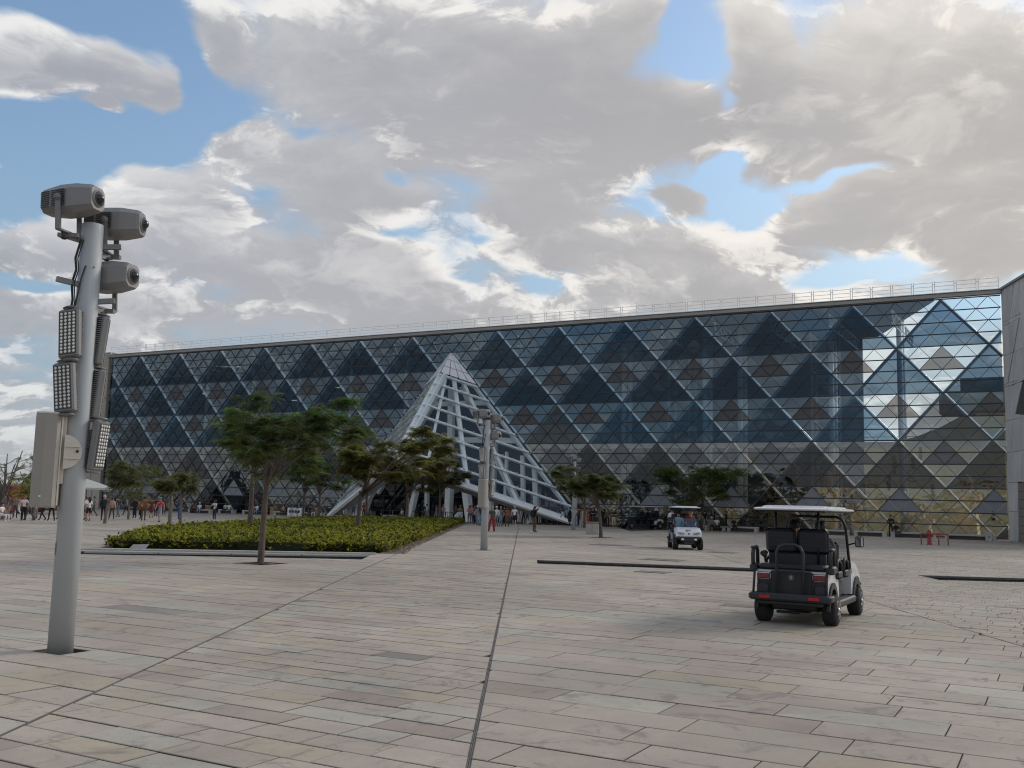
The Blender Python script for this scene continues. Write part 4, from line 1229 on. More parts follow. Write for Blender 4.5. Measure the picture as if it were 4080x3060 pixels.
def build_pole(label, loc, rz, spk_side=None):
    root = thing('projector_pole', label, 'light pole', (loc.x, loc.y, 0), rz, group='grey poles carrying projectors and floodlights')
    H = 5.44
    mb = MB(); mb.tube([(0, 0, -.14), (0, 0, 2.7), (0, 0, H - .01), (0, 0, H)], [.152, .145, .135, .128], 32); mb.obj('pole', PGREY, root)
    mb = MB(); mb.ball((.05, -.137, 4.85), .012, 8, 4); mb.ball((-.142, -.04, 1.25), (.012, .03, .10), 8, 4); mb.obj('bolt', LAMPG, root)
    def projector(cx, cy, cz, yaw, pitch, arm):
        Rm = rot_ypr(yaw, pitch)
        def T(p): return Vector((cx, cy, cz)) + Rm @ Vector(p)
        # octagonal housing, longer than wide, narrowing to both ends; +x is the lens end
        def ring(x, w, h, c):
            return [T(p) for p in ((x, -w + c, -h), (x, w - c, -h), (x, w, -h + c), (x, w, h - c), (x, w - c, h), (x, -w + c, h), (x, -w, h - c), (x, -w, -h + c))]
        mb = MB(); mb.loft([ring(-.37, .115, .125, .05), ring(-.36, .15, .155, .06), ring(-.10, .185, .195, .075), ring(.12, .185, .195, .075), ring(.33, .15, .165, .06), ring(.365, .135, .15, .05)])
        body = mb.obj('projector', PROJ, root)
        for sg in (-1, 1):
            for k in range(9):
                z = -.10 + k * .025
                for x0, x1 in ((-.345, -.22), (-.19, .02)):
                    m2 = MB(); ya = lambda x: sg * (.151 + (x + .36) * .135 + .002)
                    a, b = T((x0, ya(x0), z)), T((x1, ya(x1), z)); m2.bar(a, b, .012, .011, up=Rm @ Vector((0, 0, 1))); m2.obj('vent_slot', GRILL, body)
        m2 = MB(); m2.tube([T((.30, 0, 0)), T((.385, 0, 0))], [.118, .112], 28); m2.obj('lens_ring', PROJ, body)
        m2 = MB(); m2.tube([T((.380, 0, 0)), T((.392, 0, 0))], [.092, .092], 28); m2.obj('lens_ring', GRILL, body)
        m2 = MB(); m2.ball(T((.385, 0, 0)), .062, 16, 10); m2.obj('lens', LENSG, body)
        # yoke
        m2 = MB(); w = .215; zb = -.42
        for sg in (-1, 1):
            m2.bar(T((-.06, sg * w, .02)), T((-.045, sg * w, zb)), .022, .07, up=Rm @ Vector((1, 0, 0)))
            m2.tube([T((-.06, sg * (w - .025), .0)), T((-.06, sg * (w + .03), .0))], .045, 12)
        m2.bar(T((-.045, -w, zb)), T((-.045, w, zb)), .022, .07, up=Rm @ Vector((1, 0, 0))); m2.obj('yoke', LAMPG, body)
        c = T((-.045, 0, zb - .03)); 
        m2 = MB()
        m2.bar(c + Vector((.0, 0, -.01)), Vector((arm[0], arm[1], c.z - .04)), .075, .07)
        m2.bar(c + Vector((-.12, .05, .0)), c + Vector((.12, -.05, .0)), .08, .05); m2.obj('arm', LAMPG, body)
        m2 = MB(); e = c + Vector((-.05, -.07, -.05)); m2.ball(e, (.045, .035, .03), 8, 5); m2.tube([e, e + Vector((-.05, 0, .1)), T((-.1, -.1, -.17))], .009, 5); m2.obj('cable', CABLE, body)
    projector(-.26, -.10, 5.69, radians(-36), radians(3), (-.02, .02))
    projector(.27, .22, 5.54, radians(-22), radians(2), (.05, .05))
    projector(.24, .20, 4.80, radians(-38), radians(2), (.05, .05))
    for a, b, z in (((-.10, -.05), (-.38, -.12), 4.62), ((.08, .0), (.33, -.05), 4.42), ((.08, .05), (.36, .02), 5.16)):
        m2 = MB(); m2.bar((*a, z), (*b, z + .03), .065, .065); m2.obj('stub_arm', LAMPG, root)
    led_me = {}
    def flood(cx, cy, cz, yaw, pitch, lit=False, tilt=0):
        "LED panel; local x = outward normal of the lens face"
        Rm = rot_ypr(yaw, pitch, tilt); c0 = Vector((cx, cy, cz))
        def T(p): return c0 + Rm @ Vector(p)
        mb = MB(); mb.bbox(c0, (.10, .275, .64), Rm, .02); body = mb.obj('floodlight', LAMPG, root)
        m2 = MB(); m2.box(T((.052, 0, 0)), (.012, .235, .56), Rm); m2.obj('lens_panel', GRILL, body)
        m2 = MB()
        for k in range(24): m2.box(T((-.070, 0, -.30 + k * .026)), (.04, .26, .007), Rm)
        m2.obj('heat_sink', LAMPG, body)
        key = 'b' if lit else 'a'
        if key not in led_me:
            m3 = MB(); m3.ball((0, 0, 0), (.010, .020, .020), 8, 4); led_me[key] = m3.mesh('led', LEDLIT if lit else LEDM)
        for r in range(12):
            for q in range(4):
                o = link('led', led_me[key], body, T((.060, -.082 + q * .055, -.25 + r * .0455)))
                o.rotation_euler = Rm.to_euler()
        for sg in (-1, 1):
            m2 = MB(); m2.tube([T((-.02, 0, sg * .34)), T((-.02, 0, sg * .36))], [.10, .07], 14); m2.obj('end_cap', LAMPG, body)
        # round bracket towards the pole
        d = Vector((-cx, -cy, 0)).normalized(); side = Vector((-d.y, d.x, 0))
        m2 = MB(); pts = []
        for k in range(13):
            a = -pi / 2 + pi * k / 12; pts.append(c0 + d * (.03 + cos(a) * .20) + UZ * sin(a) * .22 - side * .06)
        m2.prism(pts, side * .015); m2.obj('bracket', LAMPG, body)
        m2 = MB(); m2.tube([c0 + d * .05 - side * .02, c0 + d * (sqrt(cx * cx + cy * cy) - .10)], .035, 8); m2.obj('bracket_arm', LAMPG, body)
    flood(-.17, -.20, 3.95, radians(-122), radians(6), True, radians(8)); flood(-.18, -.20, 3.26, radians(-122), radians(2), False, radians(8))
    flood(.19, .08, 3.92, radians(14), radians(-5)); flood(.20, .08, 3.22, radians(12), radians(-4)); flood(.26, -.04, 2.56, radians(-30), radians(-5))
    # speaker cabinet with its round clamp
    sp = MB(); x0 = -.36; a = radians(spk_side if spk_side is not None else 0)
    rm = Matrix.Rotation(a, 3, 'Z')
    def S(p): return rm @ Vector((p[0] + .07, p[1], 0)) + Vector((0, 0, p[2] - .10))
    prof = [(-.22, -.10), (-.20, -.17), (-.10, -.21), (.03, -.21), (.075, -.16), (.10, .10), (.07, .16), (-.19, .14)]
    h0, h1 = 1.86, 3.03
    rings = []
    for z, k in ((h0, .95), (h0 + .02, 1), (h1 - .02, 1), (h1, .95)): rings.append([S((-.33 + px * k, -.03 + py * k, z)) for px, py in prof])
    sp.loft(rings)
    cab = sp.obj('speaker', SPKD, root)
    m2 = MB(); m2.prism([S((-.252, -.195, h0 + .03)), S((-.226, .065, h0 + .03)), S((-.226, .065, h1 - .03)), S((-.252, -.195, h1 - .03))], rm @ Vector((.012, 0, 0))); m2.obj('side_panel', SPKL, cab)
    m2 = MB(); m2.prism([S((-.33 + px, -.03 + py, h1 - .005)) for px, py in prof], UZ * .02); m2.obj('top_panel', SPKL, cab)
    m2 = MB(); m2.box(S((-.44, -.245, h0 + .14)), (.028, .004, .022), rm); m2.obj('badge', mat('badge_white', (.7, .7, .68), .5), cab)
    m2 = MB()
    m2.bar(S((-.215, -.08, h0 + .30)), S((-.215, -.08, h1 - .02)), .035, .05)
    m2.obj('bracket', SPKL, cab)
    m2 = MB(); pts = []
    for k in range(17):
        an = -pi / 2 + pi * k / 16; pts.append(S((-.205 + cos(an) * .21, -.165, 2.56 + sin(an) * .215)))
    m2.prism(pts, rm @ Vector((0, .02, 0)))
    for zz in (-.075, .075): m2.bar(S((-.20, -.185, 2.56 + zz)), S((-.02, -.185, 2.56 + zz)), .018, .025)
    m2.obj('clamp_disc', SPKL, cab)
    m2 = MB(); m2.tube([S((-.05, -.19, 2.57)), S((-.05, -.16, 2.57))], .018, 10); m2.obj('bolt', CABLE, cab)
    # cables down the left side
    for dx in (0, .02, -.015):
        m2 = MB(); m2.tube([(-.12 + dx, -.11, 5.2), (-.17 + dx, -.10, 4.95), (-.15 + dx, -.10, 4.8), (-.19 + dx, -.10, 4.62), (-.165 + dx, -.10, 4.4), (-.18 + dx, -.14, 4.25)], .008, 5); m2.obj('cable', CABLE, root)
    m2 = MB()
    m2.tube([(-.05, -.138, 4.86), (-.09, -.135, 4.7), (-.14, -.11, 4.3)], .010, 5)
    m2.tube([(-.22, -.16, 3.75), (-.25, -.15, 3.70), (-.17, -.18, 3.66), (-.26, -.17, 3.63), (-.19, -.15, 3.72)], .013, 6)
    m2.tube([(-.20, -.12, 3.05), (-.20, -.12, 2.99)], .012, 6)
    m2.obj('cable', CABLE, root)
    return root
P1 = build_pole('tall grey pole in the left foreground with three projectors, floodlights and speaker cabinet', POLE1, -atan2(POLE1.x, POLE1.y) * 1.0)
P2 = build_pole('grey projector pole standing in front of the entrance pyramid', POLE2, -atan2(POLE2.x, POLE2.y), spk_side=62)
CH = {}
for x in bpy.data.objects:
    if x.parent: CH.setdefault(x.parent.name, []).append(x)
P3 = copy_tree(P2, None, CH); P3.location = (POLE3.x, POLE3.y, 0); P3.rotation_euler = (0, 0, -atan2(POLE3.x, POLE3.y) + .5)
P3['label'] = 'most distant grey projector pole beside the crowd right of the pyramid'
mb = MB(); mb.box((0, 0, -.16), (.6, .48, .01)); 
tag(mb.obj('pole_pit', mat('pit_dark', (.03, .028, .025), .9), None, (POLE1.x, POLE1.y, .02), FANG), kind='structure')
for P in (POLE2, POLE3):
    mb = MB(); mb.box((0, 0, .006), (.55, .45, .012)); tag(mb.obj('pole_plate', mat('plate_grey', (.15, .145, .14), .6), None, (P.x, P.y, 0), FANG), kind='structure')

# ------------------------------------------------------------------ people
SKINZ = {}
def person_mesh(pose, sleeve, legs):
    key = (pose, sleeve, legs)
    if key in SKINZ: return SKINZ[key]
    J = dict(pelvis=(0, 0, .95), spine=(0, 0, 1.12), chest=(0, 0, 1.32), neck=(0, .0, 1.465), jaw=(0, .02, 1.53), head=(0, .02, 1.62), crown=(0, .0, 1.68), nose=(0, .105, 1.575),
             hipL=(-.09, 0, .90), hipR=(.09, 0, .90), kneL=(-.10, .02, .50), kneR=(.10, .02, .50), ankL=(-.10, -.02, .10), ankR=(.10, -.02, .10), toeL=(-.12, .13, .04), toeR=(.12, .13, .04),
             shL=(-.17, 0, 1.40), shR=(.17, 0, 1.40), elL=(-.23, -.02, 1.13), elR=(.23, -.02, 1.13), wrL=(-.24, .06, .90), wrR=(.24, .06, .90), haL=(-.235, .09, .81), haR=(.235, .09, .81))
    def up(**k): J.update(k)
    if pose == 'walk': up(kneL=(-.09, .17, .52), ankL=(-.09, .26, .12), toeL=(-.10, .40, .09), kneR=(.10, -.04, .50), ankR=(.10, -.32, .16), toeR=(.11, -.22, .05), elL=(-.23, -.14, 1.14), wrL=(-.23, -.10, .92), haL=(-.23, -.07, .83), elR=(.23, .06, 1.14), wrR=(.21, .22, .95), haR=(.20, .28, .88))
    if pose == 'walk2': up(kneR=(.09, .12, .51), ankR=(.09, .15, .10), toeR=(.10, .29, .05), kneL=(-.10, .0, .50), ankL=(-.10, -.20, .13), toeL=(-.11, -.08, .04), elR=(.24, -.10, 1.13), wrR=(.22, .06, 1.0), haR=(.16, .14, 1.02))
    if pose == 'wide': up(kneL=(-.16, .03, .50), ankL=(-.22, 0, .10), toeL=(-.26, .12, .04), kneR=(.14, .03, .50), ankR=(.18, 0, .10), toeR=(.21, .13, .04))
    if pose == 'phone': up(elR=(.22, .14, 1.17), wrR=(.12, .27, 1.32), haR=(.09, .30, 1.38), elL=(-.22, .12, 1.16), wrL=(-.10, .27, 1.28), haL=(-.04, .30, 1.34))
    if pose == 'armsup': up(shL=(-.18, 0, 1.43), shR=(.18, 0, 1.43), elR=(.33, .10, 1.55), wrR=(.14, .20, 1.68), haR=(.05, .22, 1.70), elL=(-.34, .10, 1.56), wrL=(-.16, .20, 1.68), haL=(-.07, .22, 1.70))
    if pose == 'point': up(elR=(.42, .10, 1.36), wrR=(.62, .22, 1.44), haR=(.70, .26, 1.46))
    if pose == 'folded': up(elR=(.25, .06, 1.15), wrR=(.05, .20, 1.14), haR=(-.03, .20, 1.13), elL=(-.25, .06, 1.14), wrL=(-.05, .19, 1.17), haL=(.03, .20, 1.19))
    if pose == 'bend': up(chest=(0, .22, 1.25), spine=(0, .10, 1.10), neck=(0, .33, 1.33), jaw=(0, .38, 1.37), head=(0, .43, 1.42), crown=(0, .45, 1.47), nose=(0, .49, 1.36), shL=(-.17, .27, 1.28), shR=(.17, .27, 1.28), elL=(-.2, .36, 1.02), wrL=(-.18, .46, .82), haL=(-.17, .5, .75), elR=(.2, .36, 1.02), wrR=(.18, .46, .85), haR=(.17, .5, .78))
    if pose == 'sit':
        dz = -.47
        for k in ('pelvis', 'spine', 'chest', 'neck', 'jaw', 'head', 'crown', 'nose', 'hipL', 'hipR', 'shL', 'shR', 'elL', 'elR'): J[k] = (J[k][0], J[k][1], J[k][2] + dz)
        up(kneL=(-.13, .42, .47), kneR=(.13, .42, .47), ankL=(-.14, .42, .09), ankR=(.14, .40, .09), toeL=(-.15, .56, .04), toeR=(.15, .54, .04), wrL=(-.16, .22, .60), haL=(-.12, .30, .57), wrR=(.16, .22, .60), haR=(.12, .30, .57), elL=(-.24, .02, .68), elR=(.24, .02, .68))
        J['spine'] = (0, -.02, .65); J['chest'] = (0, .02, .86); 
    if pose == 'stand2': up(elR=(.26, .02, 1.14), wrR=(.16, .20, 1.08), haR=(.10, .26, 1.12), kneL=(-.10, .05, .5), toeL=(-.15, .12, .04))
    Rr = dict(pelvis=.135, spine=.12, chest=.145, neck=.055, jaw=.072, head=.098, crown=.06, nose=.016, hipL=.095, hipR=.095, kneL=.062, kneR=.062, ankL=.045, ankR=.045, toeL=.042, toeR=.042,
              shL=.068, shR=.068, elL=.048, elR=.048, wrL=.034, wrR=.034, haL=.038, haR=.038)
    if legs in ('dress', 'robe'):
        J.update(skA=(0, (J['kneL'][1] + J['kneR'][1]) / 2, .62), skB=(0, (J['kneL'][1] + J['kneR'][1]) / 2 * .6, .26 if legs == 'robe' else .42)); Rr.update(skA=.17, skB=.20)
        Rr['pelvis'] = .15
    if legs == 'wide': Rr.update(kneL=.09, kneR=.09, ankL=.075, ankR=.075)
    E_ = [('pelvis', 'spine', 1), ('spine', 'chest', 1), ('chest', 'neck', 1), ('neck', 'jaw', 0), ('jaw', 'head', 0), ('head', 'crown', 0), ('pelvis', 'hipL', 2), ('pelvis', 'hipR', 2),
          ('hipL', 'kneL', 2), ('hipR', 'kneR', 2), ('kneL', 'ankL', 2 if legs != 'shorts' else 0), ('kneR', 'ankR', 2 if legs != 'shorts' else 0), ('ankL', 'toeL', 3), ('ankR', 'toeR', 3),
          ('chest', 'shL', 1), ('chest', 'shR', 1), ('shL', 'elL', 1), ('shR', 'elR', 1), ('elL', 'wrL', 1 if sleeve == 'long' else 0), ('elR', 'wrR', 1 if sleeve == 'long' else 0), ('wrL', 'haL', 0), ('wrR', 'haR', 0), ('jaw', 'nose', 0)]
    if legs in ('dress', 'robe'): E_ += [('pelvis', 'skA', 2), ('skA', 'skB', 2)]
    names = list(J); idx = {n: i for i, n in enumerate(names)}
    me = bpy.data.meshes.new('person_skeleton'); me.from_pydata([J[n] for n in names], [(idx[a], idx[b]) for a, b, _ in E_], [])
    ob = bpy.data.objects.new('tmp', me); COL.objects.link(ob)
    md = ob.modifiers.new('skin', 'SKIN'); md.use_smooth_shade = True; md.branch_smoothing = .6
    sk = me.skin_vertices[0].data
    for n in names:
        r = Rr[n]; sk[idx[n]].radius = (r, r * (.72 if n in ('chest', 'spine', 'pelvis') else 1)); sk[idx[n]].use_root = (n == 'pelvis')
    sd = ob.modifiers.new('sub', 'SUBSURF'); sd.levels = 1
    dg = bpy.context.evaluated_depsgraph_get(); ev = ob.evaluated_get(dg); out = bpy.data.meshes.new_from_object(ev)
    bpy.data.objects.remove(ob); bpy.data.meshes.remove(me)
    out.name = 'body'; out.materials.clear()
    for _ in range(4): out.materials.append(MATS['_skin'])
    A = np.array([J[a] for a, b, c in E_]); B = np.array([J[b] for a, b, c in E_]); lab = np.array([c for a, b, c in E_])
    for p in out.polygons:
        c = np.array(p.center); t = np.clip(((c - A) * (B - A)).sum(1) / ((B - A) ** 2).sum(1), 0, 1)
        d = np.linalg.norm(A + (B - A) * t[:, None] - c, axis=1) - .0; i = int(d.argmin()); l = int(lab[i])
        if l == 1 and sleeve == 'short' and E_[i][0] in ('shL', 'shR') and t[i] > .72: l = 0
        if legs == 'shorts' and E_[i][0] in ('hipL', 'hipR') and t[i] > .88: l = 0
        if legs == 'shorts' and E_[i][0] in ('kneL', 'kneR') and t[i] < .05: l = 0
        if legs in ('dress', 'robe') and l == 1 and False: l = 2
        if E_[i][0] in ('kneL', 'kneR') and t[i] > .93: l = 3
        if legs == 'dress' and E_[i][0] in ('kneL', 'kneR') and t[i] < .93 and l == 2: l = 0
        if l == 1 and E_[i][0] == 'chest' and E_[i][1] == 'neck' and t[i] > .8: l = 0
        p.material_index = l; p.use_smooth = True
    hm = MB(); h = Vector(J['head']); f = 0
    # hair cap: back and top of the head
    rs = []
    for i in range(6):
        th = (i / 5) * pi * .5; rs.append([h + Vector((cos(a) * .104 * cos(th), sin(a) * .112 * cos(th) - .014, .006 + .105 * sin(th) - (.07 * max(0, -sin(a)) * (1 - i / 5)) + (.03 * max(0, sin(a)) * (1 - i / 5)))) for a in [2 * pi * k / 12 for k in range(12)]])
    o_ = hm.smooth; hm.smooth = True; hm.loft(rs)
    hair = hm.mesh('hair', MATS['_hair'])
    lm = MB(); lm.smooth = True
    rs = []
    for i, (z, w, dd) in enumerate(((.10, .05, .05), (.06, .105, .11), (-.04, .112, .11), (-.14, .11, .07), (-.26, .09, .045), (-.34, .04, .03))):
        rs.append([h + Vector((cos(a) * w, sin(a) * dd - .035 - (.03 if i > 2 else 0), z)) for a in [2 * pi * k / 12 for k in range(12)]])
    lm.loft(rs); longhair = lm.mesh('hair', MATS['_hair'])
    SKINZ[key] = (out, hair, longhair, J)
    return SKINZ[key]
MATS['_skin'] = mat('skin', (.36, .21, .14), .6); MATS['_hair'] = mat('hair_dark', (.018, .014, .012), .6)
SK = {'l': mat('skin_light', (.46, .29, .21), .6), 'm': MATS['_skin'], 'd': mat('skin_dark', (.16, .09, .06), .6)}
HR = {'k': MATS['_hair'], 'b': mat('hair_brown', (.08, .045, .025), .6), 'r': mat('hair_red', (.20, .07, .035), .6), 'g': mat('hair_grey', (.38, .37, .35), .7), 'y': mat('hair_blond', (.35, .26, .14), .6)}
CLOTH = {'black': (.014, .014, .016), 'white': (.68, .68, .69), 'grey': (.20, .21, .22), 'dgrey': (.07, .072, .08), 'navy': (.02, .026, .05), 'red': (.50, .05, .045), 'coral': (.62, .12, .12), 'rust': (.32, .085, .03),
         'brown': (.13, .07, .04), 'beige': (.42, .35, .27), 'khaki': (.24, .20, .14), 'blue': (.03, .10, .45), 'jeans': (.10, .14, .22), 'ljeans': (.22, .30, .40), 'pink': (.50, .22, .20), 'teal': (.16, .34, .34),
         'maroon': (.14, .02, .025), 'lblue': (.30, .42, .54), 'cream': (.55, .50, .42), 'dred': (.30, .02, .03)}
def cm(c):
    k = 'cloth_' + c
    return mat(k, CLOTH[c], .85, var=.18, scale=9)
BAGM = {}
def person(label, pos, face, pose='stand', top='white', bot='black', shoe='black', sleeve='short', legs='long', skin='m', hair='k', long=False, hat=None, bag=None, h=1.7, group='visitors on the plaza', z=0.0):
    me, hr, lh, J = person_mesh(pose, sleeve, legs)
    r = thing('person', label, 'person', (pos[0], pos[1], z), face, group=group)
    s = h / 1.72; r.scale = (s, s, s)
    b = link('body', me, r)
    for i, m in enumerate((SK[skin], cm(top), cm(bot), cm(shoe))):
        b.material_slots[i].link = 'OBJECT'; b.material_slots[i].material = m
    if hair != '0':
        o = link('hair', lh if long else hr, r); o.material_slots[0].link = 'OBJECT'; o.material_slots[0].material = HR[hair]
    hd = Vector(J['head']); ch = Vector(J['chest'])
    if hat:
        m2 = MB(); m2.ball(hd + Vector((0, -.005, .045)), (.112, .118, .09), 12, 6); m2.box(hd + Vector((0, .13, .045)), (.13, .11, .012)); m2.obj('hat', cm(hat), r)
    if bag == 'strap':
        m2 = MB(); m2.bar(ch + Vector((-.14, .11, .13)), ch + Vector((.16, .12, -.30)), .03, .012, up=(0, 1, 0)); m2.bbox(ch + Vector((.17, .09, -.36)), (.17, .07, .15), b=.02); m2.obj('shoulder_bag', cm('black'), r)
    elif bag:
        m2 = MB(); m2.bbox(ch + Vector((0, -.19, -.06)), (.29, .16, .42), b=.05)
        for sg in (-1, 1): m2.tube([ch + Vector((sg * .10, -.12, .12)), ch + Vector((sg * .11, .02, .15)), ch + Vector((sg * .12, .11, .02)), ch + Vector((sg * .13, -.08, -.2))], .018, 5)
        m2.obj('backpack', cm(bag), r)
    return r
def spot(x, y, dmin=1.0):
    p = G(x, y); d = (p - FL).dot(N)
    if d < dmin:
        # slide towards the camera along the line of sight
        q = CAMP.copy(); q.z = 0; v = (q - p); k = (dmin - d) / v.dot(N) if v.dot(N) > 0 else 0
        p = p + v * k
    return p
def toward(deg): return radians(deg)        # 0 faces away from the camera, 180 faces it, 90 faces left
